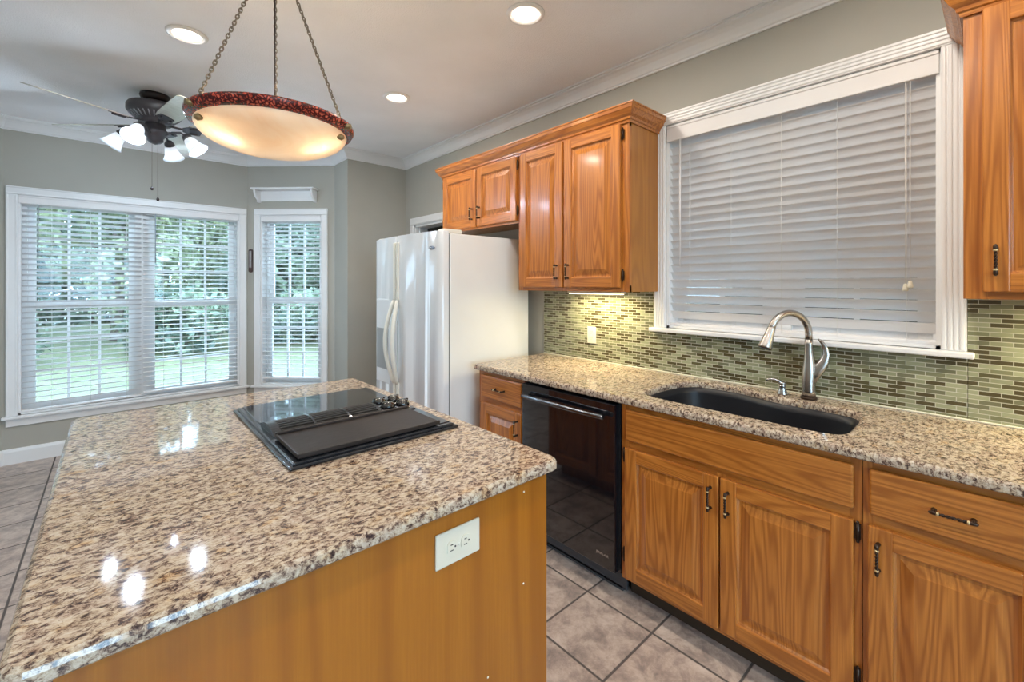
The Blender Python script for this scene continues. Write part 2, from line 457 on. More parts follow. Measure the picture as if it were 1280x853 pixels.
def wall(name, F, s0, s1, holes=(), z1=H+.1, th=TH):
    bm = bm_new()
    ss = sorted({s0, s1, *[h[0] for h in holes], *[h[1] for h in holes]}); zs = sorted({-.05, z1, *[h[2] for h in holes], *[h[3] for h in holes]})
    for a, b in zip(ss, ss[1:]):
        for c, d in zip(zs, zs[1:]):
            if any(h[0]-1e-6 <= a and b <= h[1]+1e-6 and h[2]-1e-6 <= c and d <= h[3]+1e-6 for h in holes): continue
            box(bm, a, b, 0, th, c, d)
    bmesh.ops.remove_doubles(bm, verts=bm.verts, dist=1e-5)
    # drop the doubled inner faces between neighbouring cells
    seen = {}
    for f in bm.faces: seen.setdefault(tuple(sorted(v.index for v in f.verts)), []).append(f)
    bm.verts.index_update()
    seen = {}
    for f in bm.faces: seen.setdefault(tuple(sorted(v.index for v in f.verts)), []).append(f)
    bmesh.ops.delete(bm, geom=[f for fs in seen.values() if len(fs) > 1 for f in fs], context='FACES_ONLY')
    bmesh.ops.transform(bm, matrix=F, verts=bm.verts)
    return struct(name, bm, 'wall')

bm = bm_new(); box(bm, XL-.2, 0.0, YR-.2, 5.4, -.05, 0); struct('floor', bm, 'floor')
bm = bm_new(); box(bm, XL-.2, .2, YR-.2, 5.5, H, H+.12); struct('ceiling', bm, 'ceiling')
W1 = (-2.85, -1.345, .375, 2.11); W2 = (.141, .775, .375, 2.11); W4 = (.152, 1.255, 1.163, 2.29)
DOORH = (3.22, 4.03, -.05, 2.005)
wall('wall_right', F_SINK, YR, YP+TH, [W4, DOORH])
wall('wall_back', F_BAY, PC.x-.06, PB.x+.06, [W1])
wall('wall_bay_right', F_ANGR, 0, (PA-PB).length, [W2])
wall('wall_bay_left', F_ANGL, 0, (PD-PC).length, [W2])
bm = bm_new(); box(bm, PA.x, 0, YP, PA.y-.003, -.05, H+.05); struct('wall_nook_right', bm, 'wall')
bm = bm_new(); box(bm, XL-.14, PD.x, YP, YP+.345, -.05, H+.05); struct('wall_nook_left', bm, 'wall')
bm = bm_new(); box(bm, XL-.14, XL, YR-.14, YP, -.05, H+.05); struct('wall_left', bm, 'wall')
wall('wall_front', F_REAR, XL, 0, [(-3.9, -1.3, .5, 2.35)])  # opening for the unseen rear window added for fill

# crown moulding and baseboards, mitred sweeps round the room
def sweep(path, prof, closed=False):
    bm = bm_new(); n = len(path); P = [Vector(p) for p in path]; rings = []
    for i in range(n):
        dirs = []
        if i > 0 or closed: dirs.append((P[i]-P[i-1]).normalized())
        if i < n-1 or closed: dirs.append((P[(i+1) % n]-P[i]).normalized())
        ns = [Vector((-d.y, d.x)) for d in dirs]
        m = sum(ns, Vector((0, 0)));
        m = m.normalized(); m = m/ max(.3, m.dot(ns[0]))
        rings.append([bm.verts.new((P[i].x+m.x*o, P[i].y+m.y*o, z)) for o, z in prof])
    k = len(prof)
    for i in range(n if closed else n-1):
        a, b = rings[i], rings[(i+1) % n]
        for j in range(k): bm.faces.new((a[j], a[(j+1) % k], b[(j+1) % k], b[j]))
    if not closed:
        bm.faces.new(rings[0]); bm.faces.new(rings[-1][::-1])
    return bm
path = [(0, YR), (0, YP), (PA.x, YP), tuple(PA), tuple(PB), tuple(PC), tuple(PD), (PD.x, YP), (XL, YP), (XL, YR)]
crown = [(-.01, H-.088), (.010, H-.088), (.010, H-.078), (.018, H-.074), (.026, H-.060), (.040, H-.040), (.058, H-.024), (.072, H-.018), (.074, H-.010), (.088, H-.010), (.088, H+.01), (-.01, H+.01)]
struct('trim_1', sweep(path, crown, True), 'trim')
basep = [(-.01, -.01), (.016, -.01), (.016, .095), (.012, .112), (.006, .118), (-.01, .118)]
struct('baseboard_back', sweep([(-.01, YP), (PA.x, YP), tuple(PA), tuple(PB), tuple(PC), tuple(PD), (PD.x, YP), (XL, YP), (XL, YR+.01)], basep), 'trim')

# ------------------------------------------------------------------ windows (local s, t, z frames)
def xf(bm, F): bmesh.ops.transform(bm, matrix=F, verts=bm.verts); return bm

def casing_bars(bm, h, cw, flutes=(.14, .86), tproj=.018):
    s0, s1, z0, z1 = h
    def bar(a, b, c, d, horiz):
        box(bm, a, b, -tproj, .0, c, d, .003)
        # fluting ribs
        for q in flutes:
            if horiz: zz = c+(d-c)*q; box(bm, a+.004, b-.004, -tproj-.004, -tproj+.002, zz-.005, zz+.005, .003)
            else: ss = a+(b-a)*q; box(bm, ss-.006, ss+.006, -tproj-.004, -tproj+.002, c+.004, d-.004, .003)
    bar(s0-cw, s0, z0, z1, False); bar(s1, s1+cw, z0, z1, False); bar(s0-cw, s1+cw, z1, z1+cw, True)

def window(name, F, h, cw, units, meet, cols, stool=.03, apron=.06, sill_t=.045, rows=3, screen=False):
    s0, s1, z0, z1 = h
    w = thing(name, (F @ Vector(((s0+s1)/2, 0, z0))), kind='structure')
    bm = bm_new(); casing_bars(bm, h, cw, (.16, .4, .62, .86) if screen else (.14, .88)); obj('window_casing', xf(bm, F), 'trim', w)
    bm = bm_new(); box(bm, s0-cw-.02, s1+cw+.02, -sill_t, .0, z0-.022, z0, .005); box(bm, s0, s1, 0, .06, z0-.022, z0+.002)
    obj('window_sill', xf(bm, F), 'trim', w)
    if apron:
        bm = bm_new(); box(bm, s0-cw, s1+cw, -.014, 0, z0-.022-apron, z0-.022, .003); obj('window_apron', xf(bm, F), 'trim', w)
    # jamb lining
    bm = bm_new(); T0, T1 = -.0, .135; jb = .014
    box(bm, s0, s0+jb, T0, T1, z0, z1); box(bm, s1-jb, s1, T0, T1, z0, z1); box(bm, s0, s1, T0, T1, z1-jb, z1); box(bm, s0, s1, T0, T1, z0, z0+jb)
    for a, b in zip(units, units[1:]):
        box(bm, a[1]+.045, b[0]-.045, .055, T1, z0, z1)
    box(bm, s0+jb, units[0][0]-.046, .066, T1-.001, z0+jb, z1-jb); box(bm, units[-1][1]+.046, s1-jb, .066, T1-.001, z0+jb, z1-jb)
    obj('window_jamb', xf(bm, F), 'trim', w)
    for (a, b) in units:                     # a..b glass width
        st = .048
        for (zz0, zz1, tt) in ((z0+.07, meet-.03, .075), (meet+.03, z1-.075, .105)):
            bm = bm_new()
            box(bm, a-st, a, tt, tt+.028, zz0-.058, zz1+.058, .004); box(bm, b, b+st, tt, tt+.028, zz0-.058, zz1+.058, .004)
            box(bm, a-.002, b+.002, tt+.001, tt+.027, zz1, zz1+.058 if zz1 < meet else zz1+.065, .003)
            box(bm, a-.002, b+.002, tt+.001, tt+.027, zz0-.058, zz0, .003)
            s = obj('window_sash', xf(bm, F), 'trim', w)
            bm = bm_new()
            for k in range(1, cols): x = a+(b-a)*k/cols; box(bm, x-.009, x+.009, tt+.004, tt+.024, zz0, zz1)
            for k in range(1, rows): zc = zz0+(zz1-zz0)*k/rows; box(bm, a, b, tt+.005, tt+.023, zc-.009, zc+.009)
            obj('muntin_grid', xf(bm, F), 'trim', s)
            bm = bm_new(); box(bm, a, b, tt+.012, tt+.016, zz0, zz1); obj('window_pane', xf(bm, F), 'glass', s)
        if screen:
            bm = bm_new(); box(bm, a-st, b+st, .137, .138, z0+.01, z1-.01); obj('dimming_screen', xf(bm, F), 'screen', w)  # added screen that darkens the gaps between the slats
    return w

window('window_1', F_BAY, W1, .065, [(-2.762, -2.191), (-2.005, -1.42)], 1.232, 3)
window('window_2', F_ANGR, W2, .065, [(.215, .70)], 1.232, 3)
window('window_3', F_ANGL, W2, .065, [(.215, .70)], 1.232, 3)
window('window_4', F_SINK, W4, .068, [(.225, .615), (.79, 1.185)], 1.80, 2, apron=0, screen=True)
window('window_rear_fill', F_REAR, (-3.9, -1.3, .5, 2.35), .07, [(-3.8, -3.1), (-2.95, -2.25), (-2.1, -1.4)], 1.4, 2)  # unseen rear window, added to let in fill daylight

def blind(F, s0, s1, z0, z1, t, tilt, label, pitch=.0425, val=.075, val_ov=.0, ladders=(.12, .5, .88), wand=None, cordp=None, skew=0.0, valance=True, group=None):
    """tilt > 0: room edge up"""
    b = thing('window_blind', F @ Vector(((s0+s1)/2, t, z0)), label, 'window blind', group)
    ztop = z1-val
    bm = bm_new(); n = round((ztop-z0-.035)/pitch); pitch = (ztop-z0-.035)/n; hw = .025
    c, sn = math.cos(tilt), math.sin(tilt)
    for i in range(n):
        z = ztop-.012-i*pitch
        prof = []
        for q in (-1, -.5, 0, .5, 1): prof.append((t+q*hw*c, z-q*hw*sn+.006*(1-q*q)))
        sk = skew*max(0, (i/n)-.35)
        a0 = [bm.verts.new((s0+.004, p[0]-sn*.0014, p[1]+.0014)) for p in prof]+[bm.verts.new((s0+.004, p[0]+sn*.0014, p[1]-.0014)) for p in prof[::-1]]
        a1 = [bm.verts.new((s1-.004, v.co.y, v.co.z+sk)) for v in a0]
        k = len(a0)
        for j in range(k): bm.faces.new((a0[j], a0[(j+1) % k], a1[(j+1) % k], a1[j]))
        bm.faces.new(a0); bm.faces.new(a1[::-1])
    obj('slats', xf(bm, F), 'blind', b)
    bm = bm_new(); box(bm, s0+.004, s1-.004, t-.024, t+.024, z0+.004, z0+.020, .004)
    if skew:
        for v in bm.verts: v.co.z += skew*.6*(v.co.x-s0)/(s1-s0)
    obj('bottom_rail', xf(bm, F), 'blind', b)
    bm = bm_new(); box(bm, s0, s1, t-.026, t+.026, ztop+.006, z1-.004); obj('head_rail', xf(bm, F), 'blind', b)
    if valance:
        bm = bm_new(); box(bm, s0-val_ov, s1+val_ov, t-.040, t-.028, ztop-.004, z1-.002, .003)
        box(bm, s0-val_ov, s1+val_ov, t-.045, t-.036, z1-.016, z1-.002, .003); box(bm, s0-val_ov, s1+val_ov, t-.043, t-.036, ztop-.004, ztop+.008, .003)
        obj('valance', xf(bm, F), 'blind', b)
    bm = bm_new()
    for q in ladders:
        x = s0+(s1-s0)*q
        for tt in (t-.027, t+.027): tube(bm, [(x, tt, z0+.01), (x, tt, ztop+.01)], .0007, 5)
        
    obj('ladder_cords', xf(bm, F), 'cord', b)
    if wand:
        bm = bm_new(); x = s0+(s1-s0)*wand[0]; tube(bm, [(x, t-.036, ztop+.002), (x, t-.040, wand[1])], .0042, 8)
        obj('tilt_wand', xf(bm, F), wand[2] if len(wand) > 2 else 'blind', b)
    if cordp:
        x = s0+(s1-s0)*cordp[0]
        for dx, zz in ((-.008, cordp[1]), (.006, cordp[1]-.012)):
            bm = bm_new(); tube(bm, [(x+dx, t-.034, ztop), (x+dx, t-.036, zz)], .0012, 5)
            c_ = obj('lift_cord', xf(bm, F), 'cord', b)
            bm = bm_new(); lathe(bm, [(0, .03), (.005, .028), (.009, .012), (.010, .004), (.007, 0), (0, 0)], (x+dx, t-.036, zz-.028), 12)
            obj('cord_tassel', xf(bm, F), 'ivory', c_)
    return b

M['wand_grey'] = paint('clear_grey_wand', (.35, .38, .42), .2)
blind(F_BAY, -2.846, -2.10, .385, 2.108, .028, R(16), 'white blind on left half of large bay window, slats open, hanging slightly crooked', wand=(.14, 1.62, 'wand_grey'), skew=.018, val=.06, valance=False, ladders=(.24, .55, .86))
blind(F_BAY, -2.096, -1.35, .415, 2.108, .028, R(4), 'white blind on right half of large bay window, slats nearly level', wand=(.12, 1.60, 'wand_grey'), val=.06, valance=False, ladders=(.2, .5, .8))
bm = bm_new(); box(bm, -2.848, -1.347, -.012, -.002, 2.045, 2.108, .003); box(bm, -2.848, -1.347, -.016, -.002, 2.094, 2.108, .002)
tag(obj('blind_valance', xf(bm, F_BAY), 'blind'), 'long white valance board across the top of the two large bay window blinds', 'valance')
blind(F_ANGR, .145, .771, .43, 2.108, .028, R(8), 'white blind in the narrow angled window below the small wall shelf', val=.06, ladders=(.12, .5, .88))
blind(F_ANGL, .145, .771, .40, 2.108, .028, R(10), 'white blind in the angled window at far left of the bay', val=.06)
blind(F_SINK, .156, 1.248, 1.172, 2.285,   .030, R(52), 'wide white blind over the kitchen sink, slats nearly closed', val=.085, ladders=(.085, .29, .485, .69, .885), wand=(.932, 1.50), cordp=(.082, 1.42))

# doorway beyond the refrigerator and the hall behind it
d = thing('door_1', (0, 3.63, 0), kind='structure')
bm = bm_new(); h = DOORH
for a, b, c, e in ((h[0]-.07, h[0], 0, h[3]), (h[1], h[1]+.07, 0, h[3]), (h[0]-.07, h[1]+.07, h[3], h[3]+.075)):
    box(bm, a, b, -.016, 0, c, e, .003); box(bm, a+.008, b-.008, -.022, -.012, c+(.008 if c else 0), e-.008, .003)
obj('door_casing', xf(bm, F_SINK), 'trim', d)
bm = bm_new(); box(bm, h[0], h[0]+.02, 0, TH, 0, h[3]); box(bm, h[1]-.02, h[1], 0, TH, 0, h[3]); box(bm, h[0], h[1], 0, TH, h[3]-.02, h[3])
box(bm, h[1]-.035, h[1]-.02, .04, .08, 0, h[3]-.02); obj('door_jamb', xf(bm, F_SINK), 'trim', d)
bm = bm_new(); box(bm, .14, 2.0, 4.36, 4.45, -.05, 2.6); box(bm, 2.0, 2.1, 2.4, 4.45, -.05, 2.6); box(bm, .14, 2.1, 2.3, 2.4, -.05, 2.6); box(bm, .14, 2.1, 2.3, 4.45, 2.5, 2.6)
struct('wall_hall', bm, 'wall')
bm = bm_new(); box(bm, 0, 2.1, 2.3, 4.45, -.05, 0); struct('floor_hall', bm, 'floor')

# ------------------------------------------------------------------ cabinets
FX = -.61     # base cabinet frame face
def raised(bm, y0, y1, z0, z1, xf_, st=.058, th=.019):
    """raised-panel door facing -x, front face at xf_ (frame face), body to xf_+th; mats: 0 vertical, 1 horizontal"""
    b = .004
    box(bm, xf_, xf_+th, y0, y0+st, z0, z1, b, 2, 0); box(bm, xf_, xf_+th, y1-st, y1, z0, z1, b, 2, 0)
    box(bm, xf_+.0005, xf_+th, y0+st-.003, y1-st+.003, z0, z0+st, b, 2, 1); box(bm, xf_+.0005, xf_+th, y0+st-.003, y1-st+.003, z1-st, z1, b, 2, 1)
    # ogee lip then panel field
    loops = [(0, .006), (.008, .013), (.016, .013), (.046, .003), (.050, .003)]
    prev = None
    for off, dx in loops:
        a, c, e, g = y0+st-.002+off, y1-st+.002-off, z0+st-.002+off, z1-st+.002-off
        if a >= c: break
        L = [bm.verts.new((xf_+dx, *q)) for q in ((a, e), (c, e), (c, g), (a, g))]
        if prev:
            for k in range(4):
                f = bm.faces.new((prev[k], prev[(k+1) % 4], L[(k+1) % 4], L[k])); f.material_index = 0
        prev = L
    f = bm.faces.new(prev); f.material_index = 0
    box(bm, xf_+.014, xf_+th, y0+st-.01, y1-st+.01, z0+st-.01, z1-st+.01)

def pull(parent, x, y, z, vertical=True, L=.094, name='handle'):
    """rustic bronze bar pull with twisted grip and brass bands, centre (y, z) on face x"""
    bm = bm_new(); h = L/2
    def P(a, o): return (x-o, y, z+a) if vertical else (x-o, y+a, z)
    for a in (-.038, .038):
        tube(bm, [P(a, 0), P(a, .012), P(a, .022)], [.0065, .0045, .0055], 8)
    tube(bm, [P(-h, .022), P(-h+.003, .024), P(-.036, .025), P(-.026, .026)], [.002, .0048, .0056, .004], 8)
    tube(bm, [P(h, .022), P(h-.003, .024), P(.036, .025), P(.026, .026)], [.002, .0048, .0056, .004], 8)
    for s in (0, math.pi):
        pts = []
        for k in range(19):
            t = -.027+.054*k/18; a = s+k*.9
            p = Vector(P(t, .026)); off = Vector((math.cos(a)*.0022, math.sin(a)*.0022, 0)) if vertical else Vector((math.cos(a)*.0022, 0, math.sin(a)*.0022))
            pts.append(p+off)
        tube(bm, pts, .0026, 6)
    for a in (-.029, .029):
        tube(bm, [P(a-.003, .026), P(a-.002, .026), P(a+.002, .026), P(a+.003, .026)], [.004, .006, .006, .004], 8, mi=1)
    o = obj(name, bm, ['bronze', 'brass_hi'], parent); o['label'] = 'dark bronze twisted bar handle'; return o

def hinge(parent, x, y, z):
    bm = bm_new(); tube(bm, [(x-.004, y, z-.026), (x-.004, y, z+.026)], .0052, 8)
    box(bm, x-.002, x+.003, y-.007, y+.010, z-.024, z+.024, .001)
    for s in (-1, 1): lathe(bm, [(0, -.004), (.004, -.003), (.0045, 0), (.003, .003), (0, .004)], (x-.004, y, z+s*.029), 8)
    o = obj('hinge', bm, 'bronze', parent); return o

def drawer_front(bm, y0, y1, z0, z1, x, th=.02):
    box(bm, x, x+th, y0, y1, z0, z1, .007, 3, 0)

def base_cabinet(y0, y1, label, drawers, doors, name='base_cabinet'):
    """drawers: (y0,y1,pull?) ; doors: (y0,y1,handle y, hinge y)"""
    c = thing(name, (FX/2, (y0+y1)/2, 0), label, 'cabinet')
    bm = bm_new()
    t = .018
    box(bm, FX+.02, -.005, y0, y0+t, .10, .880); box(bm, FX+.02, -.005, y1-t, y1, .10, .880)
    box(bm, FX+.02, -.005, y0, y1, .10, .118); box(bm, -.025, -.005, y0, y1, .10, .880)
    obj('body', bm, 'oak_v', c)
    bm = bm_new()
    ys = sorted({y0, y1})
    e = .03
    edges = [(y0, max(min([q[0] for q in doors])+.012, y0+.01)), (min(max([q[1] for q in doors])-.012, y1-.01), y1)]
    for a, b in edges: box(bm, FX, FX+.02, a, b, .10, .880, 0, 2, 0)
    for (d0, d1) in zip(sorted(doors), sorted(doors)[1:]): box(bm, FX, FX+.02, d0[1]-.012, d1[0]+.012, .13, .70, 0, 2, 0)
    for a, b in ((.10, .135), (.675, .735), (.845, .884)): box(bm, FX+.0004, FX+.02, y0, y1, a, b, 0, 2, 1)
    obj('face_frame', bm, ['oak_v', 'oak_h'], c)
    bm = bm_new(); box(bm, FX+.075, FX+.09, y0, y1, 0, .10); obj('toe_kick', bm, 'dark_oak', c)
    for (a, b, pl) in drawers:
        bm = bm_new(); drawer_front(bm, a, b, .722, .858, FX-.02); dn = obj('drawer' if pl else 'false_front', bm, 'oak_h', c)
        if pl: pull(dn, FX-.02, (a+b)/2, .790, False, .094 if b-a > .3 else .08)
    for (a, b, hy, gy) in doors:
        bm = bm_new(); raised(bm, a, b, .122, .690, FX-.02); dd = obj('door', bm, ['oak_v', 'oak_h'], c)
        pull(dd, FX-.02, hy, .605, True)
        if gy is not None:
            for z in (.215, .655): hinge(dd, FX-.006, gy, z)
    return c
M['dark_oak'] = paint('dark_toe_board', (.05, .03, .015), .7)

base_cabinet(1.765, 2.170, 'narrow oak base cabinet beside the white refrigerator, one drawer over one door', [(1.775, 2.132, True)], [(1.775, 2.137, 1.805, 2.142)])
base_cabinet(.284, 1.137, 'wide oak sink base cabinet with two doors under a plain false front', [(.303, 1.108, False)], [(.303, .700, .672, .293), (.707, 1.112, .735, 1.119)])
base_cabinet(-.108, .282, 'oak base cabinet right of the sink cabinet, one drawer over one door', [(-.092, .265, True)], [(-.092, .268, .243, -.10)])
base_cabinet(-1.30, -.110, 'oak base cabinet at the right end of the sink counter', [(-.70, -.125, True), (-1.285, -.715, True)], [(-.70, -.125, -.155, None), (-1.285, -.715, -.745, None)])

# ---- upper cabinets
UX = -.305
def wall_cabinet(y0, y1, z0, z1, label, doors):
    c = thing('wall_cabinet', (UX/2, (y0+y1)/2, z0), label, 'cabinet')
    bm = bm_new(); box(bm, UX+.018, -.004, y0+.016, y1-.016, z0+.012, z1)
    box(bm, UX+.0195, -.004, y0, y0+.016, z0, z1); box(bm, UX+.0195, -.004, y1-.016, y1, z0, z1); obj('body', bm, 'veneer2', c)
    bm = bm_new()
    ds = sorted(doors)
    box(bm, UX, UX+.019, y0, ds[0][0]+.012, z0, z1, 0, 2, 0); box(bm, UX, UX+.019, ds[-1][1]-.012, y1, z0, z1, 0, 2, 0)
    for a, b in zip(ds, ds[1:]): box(bm, UX, UX+.019, a[1]-.012, b[0]+.012, z0, z1, 0, 2, 0)
    box(bm, UX+.0004, UX+.019, y0, y1, z0, z0+.035, 0, 2, 1); box(bm, UX+.0004, UX+.019, y0, y1, z1-.03, z1, 0, 2, 1)
    obj('face_frame', bm, ['oak_v', 'oak_h'], c)
    for (a, b, hy, gy, dz0, dz1, hz) in doors:
        bm = bm_new(); raised(bm, a, b, dz0, dz1, UX-.02); dd = obj('door', bm, ['oak_v', 'oak_h'], c)
        pull(dd, UX-.02, hy, hz)
        if gy is not None:
            for z in (dz0+.065, dz1-.055): hinge(dd, UX-.006, gy, z)
    return c
M['veneer2'] = wood('oak_veneer_side', (.46, .185, .026), (.34, .12, .014), 'Z', ring=22, across=5, along=.5, pore=.3, rough=.35)
wall_cabinet(2.142, 3.035, 1.812, 2.262, 'short oak wall cabinet mounted over the white refrigerator', [(2.588, 3.018, 2.628, 3.026, 1.828, 2.252, 1.925), (2.150, 2.576, 2.538, 2.144, 1.828, 2.252, 1.925)])
wall_cabinet(1.297, 2.140, 1.366, 2.262, 'tall oak wall cabinet between refrigerator and sink window', [(1.746, 2.112, 1.786, None, 1.388, 2.252, 1.48), (1.342, 1.732, 1.698, 1.332, 1.388, 2.252, 1.48)])
wall_cabinet(-.80, .081, 1.362, 2.262, 'oak wall cabinet right of the sink window', [(-.36, .040, .012, None, 1.384, 2.252, 1.48), (-.78, -.375, -.745, None, 1.384, 2.252, 1.48)])

def cab_crown(y0, y1, label, left_end=True):
    prof = [(0, 2.250), (.008, 2.250), (.010, 2.262), (.016, 2.266), (.018, 2.276), (.030, 2.288), (.042, 2.308), (.046, 2.312), (.048, 2.328), (.052, 2.331), (.052, 2.338), (0, 2.338)]
    p = [(-.002, y0), (UX-.0005, y0), (UX-.0005, y1), (-.002, y1)]
    bm = sweep(p, prof)
    return tag(obj('cabinet_crown', bm, 'oak_h'), label, 'crown moulding')
cab_crown(1.297, 3.035, 'long oak crown moulding on top of the wall cabinets over refrigerator and counter')
cab_crown(-.80, .081, 'oak crown moulding on top of the cabinet right of the sink window')

def strip_light(y0, y1, label):
    t_ = thing('under_cabinet_light', (-.13, (y0+y1)/2, 1.345), label, 'light', 'under cabinet strip lights')
    bm = bm_new(); box(bm, -.155, -.105, y0, y1, 1.350, 1.3655, .003); obj('housing', bm, 'offwhite', t_)
    bm = bm_new(); box(bm, -.150, -.110, y0+.01, y1-.01, 1.346, 1.351); obj('lens', bm, 'lens2', t_)
    lo = light('under_cabinet_lamp', 'AREA', (0, 0, -.003), UNDER_W, (1.0, .84, .48), (0, 0, 0), shape='RECTANGLE', size=.04, size_y=y1-y0-.03)
    lo.parent = t_
M['lens2'] = emit('warm_strip_lens', (1.0, .82, .5), 3.0)
strip_light(1.45, 1.85, 'under-cabinet strip light below the tall wall cabinet')
strip_light(-.55, -.15, 'under-cabinet strip light below the right wall cabinet')

# ------------------------------------------------------------------ sink counter with cut-out
def arc_pts(c, r, a0, a1, n=8): return [(c[0]+r*math.cos(R(a0+(a1-a0)*k/n)), c[1]+r*math.sin(R(a0+(a1-a0)*k/n))) for k in range(n+1)]

def smooth_closed(pts, sub=6):
    out = []; n = len(pts)
    for i in range(n):
        p0, p1, p2, p3 = (Vector(pts[(i+k-1) % n]) for k in range(4))
        for j in range(sub):
            t = j/sub
            out.append(tuple(.5*((2*p1)+(-p0+p2)*t+(2*p0-5*p1+4*p2-p3)*t*t+(-p0+3*p1-3*p2+p3)*t**3)))
    return out
SINK = smooth_closed([(-.505, 1.085), (-.535, 1.02), (-.545, .90), (-.545, .70), (-.545, .50), (-.540, .40), (-.505, .352), (-.36, .345), (-.215, .358), (-.165, .40), (-.150, .50), (-.152, .60), (-.140, .68), (-.105, .78), (-.090, .88), (-.105, 1.0), (-.150, 1.06), (-.24, 1.09), (-.38, 1.10)], 5)

def slab(outer, hole, z0, z1, edge=(( .0, 1.0),), mat='granite'):
    """slab with rounded edge: outer & hole rings; profile insets at top and bottom"""
    bm = bm_new()
    prof = [(.004, z0), (.000, z0+.004), (.000, z1-.012), (.003, z1-.005), (.010, z1)]
    def inset(poly, d, sgn):
        n = len(poly); out = []
        for i in range(n):
            a, b, c = Vector(poly[i-1]), Vector(poly[i]), Vector(poly[(i+1) % n])
            d1 = (b-a).normalized(); d2 = (c-b).normalized()
            m = (Vector((-d1.y, d1.x))+Vector((-d2.y, d2.x)))
            m = m.normalized(); m /= max(.35, m.dot(Vector((-d1.y, d1.x))))
            out.append(tuple(b+m*d*sgn))
        return out
    def area(p): return sum(p[i-1][0]*p[i][1]-p[i][0]*p[i-1][1] for i in range(len(p)))/2
    if area(outer) < 0: outer = outer[::-1]
    if hole and area(hole) > 0: hole = hole[::-1]
    tops = []; bots = []
    for poly in [outer]+([hole] if hole else []):
        rings = [[bm.verts.new((x, y, z)) for x, y in inset(poly, d, 1)] for d, z in prof]
        for a, b in zip(rings, rings[1:]):
            n = len(a)
            for k in range(n):
                f = bm.faces.new((a[k], a[(k+1) % n], b[(k+1) % n], b[k])); f.smooth = False
        tops.append(rings[-1]); bots.append(rings[0])
    for group in (tops, bots):
        ed = []
        for r in group:
            for k in range(len(r)):
                e = bm.edges.get((r[k], r[(k+1) % len(r)])); ed.append(e)
        bmesh.ops.triangle_fill(bm, use_beauty=True, use_dissolve=False, edges=ed)
    return bm
outer = [(-.001, -1.30), (-.001, 2.198)]+arc_pts((-.62, 2.170), .028, 90, 180, 5)+[(-.648, -1.30)]
tag(obj('countertop', slab(outer, SINK, .8845, .9145), 'granite', origin=(0, 0, .8845)), 'speckled tan granite countertop along the sink wall with sink cut-out', 'countertop')

# backsplash
bm = bm_new(); box(bm, -.008, -.0005, 1.322, 2.195, .9155, 1.3655); box(bm, -.008, -.0005, .081, 1.322, .9155, 1.1405); box(bm, -.008, -.0005, -1.30, .0825, .9155, 1.3615)
sp = obj('trim_2', bm, 'mosaic', origin=(0, 0, 0)); sp['kind'] = 'structure'; sp['label'] = 'green and olive glass mosaic tile backsplash'
bm = bm_new(); box(bm, -.014, -.008, -1.30, 2.195, .9146, .9215, .002); struct('trim_3', bm, 'caulk')

# sink bowl
def sink():
    bm = bm_new(); n = len(SINK); cx, cy = -.33, .72
    prof = [(1.03, .8835), (.985, .8835), (.975, .86), (.95, .72), (.90, .69), (.5, .684), (.08, .68)]
    rings = []
    for s, z in prof: rings.append([bm.verts.new((cx+(x-cx)*s, cy+(y-cy)*s, z)) for x, y in SINK])
    for a, b in zip(rings, rings[1:]):
        for k in range(n): f = bm.faces.new((a[k], a[(k+1) % n], b[(k+1) % n], b[k])); f.smooth = True
    bm.faces.new(rings[-1])
    t = thing('kitchen_sink', (cx, cy, .67), 'black composite undermount sink with wavy back edge in the granite counter', 'sink')
    o = obj('bowl', bm, 'sink', t)
    md = o.modifiers.new('wall', 'SOLIDIFY'); md.thickness = .006; md.offset = 1
    bm = bm_new(); box(bm, -.50, -.14, .806, .820, .69, .80, .006); obj('divider', bm, 'sink', t)
    bm = bm_new(); lathe(bm, [(0, .682), (.03, .682), (.036, .686), (.04, .692), (.045, .692)], (-.33, .58, 0), 24); obj('drain', bm, 'chrome', t)
sink()

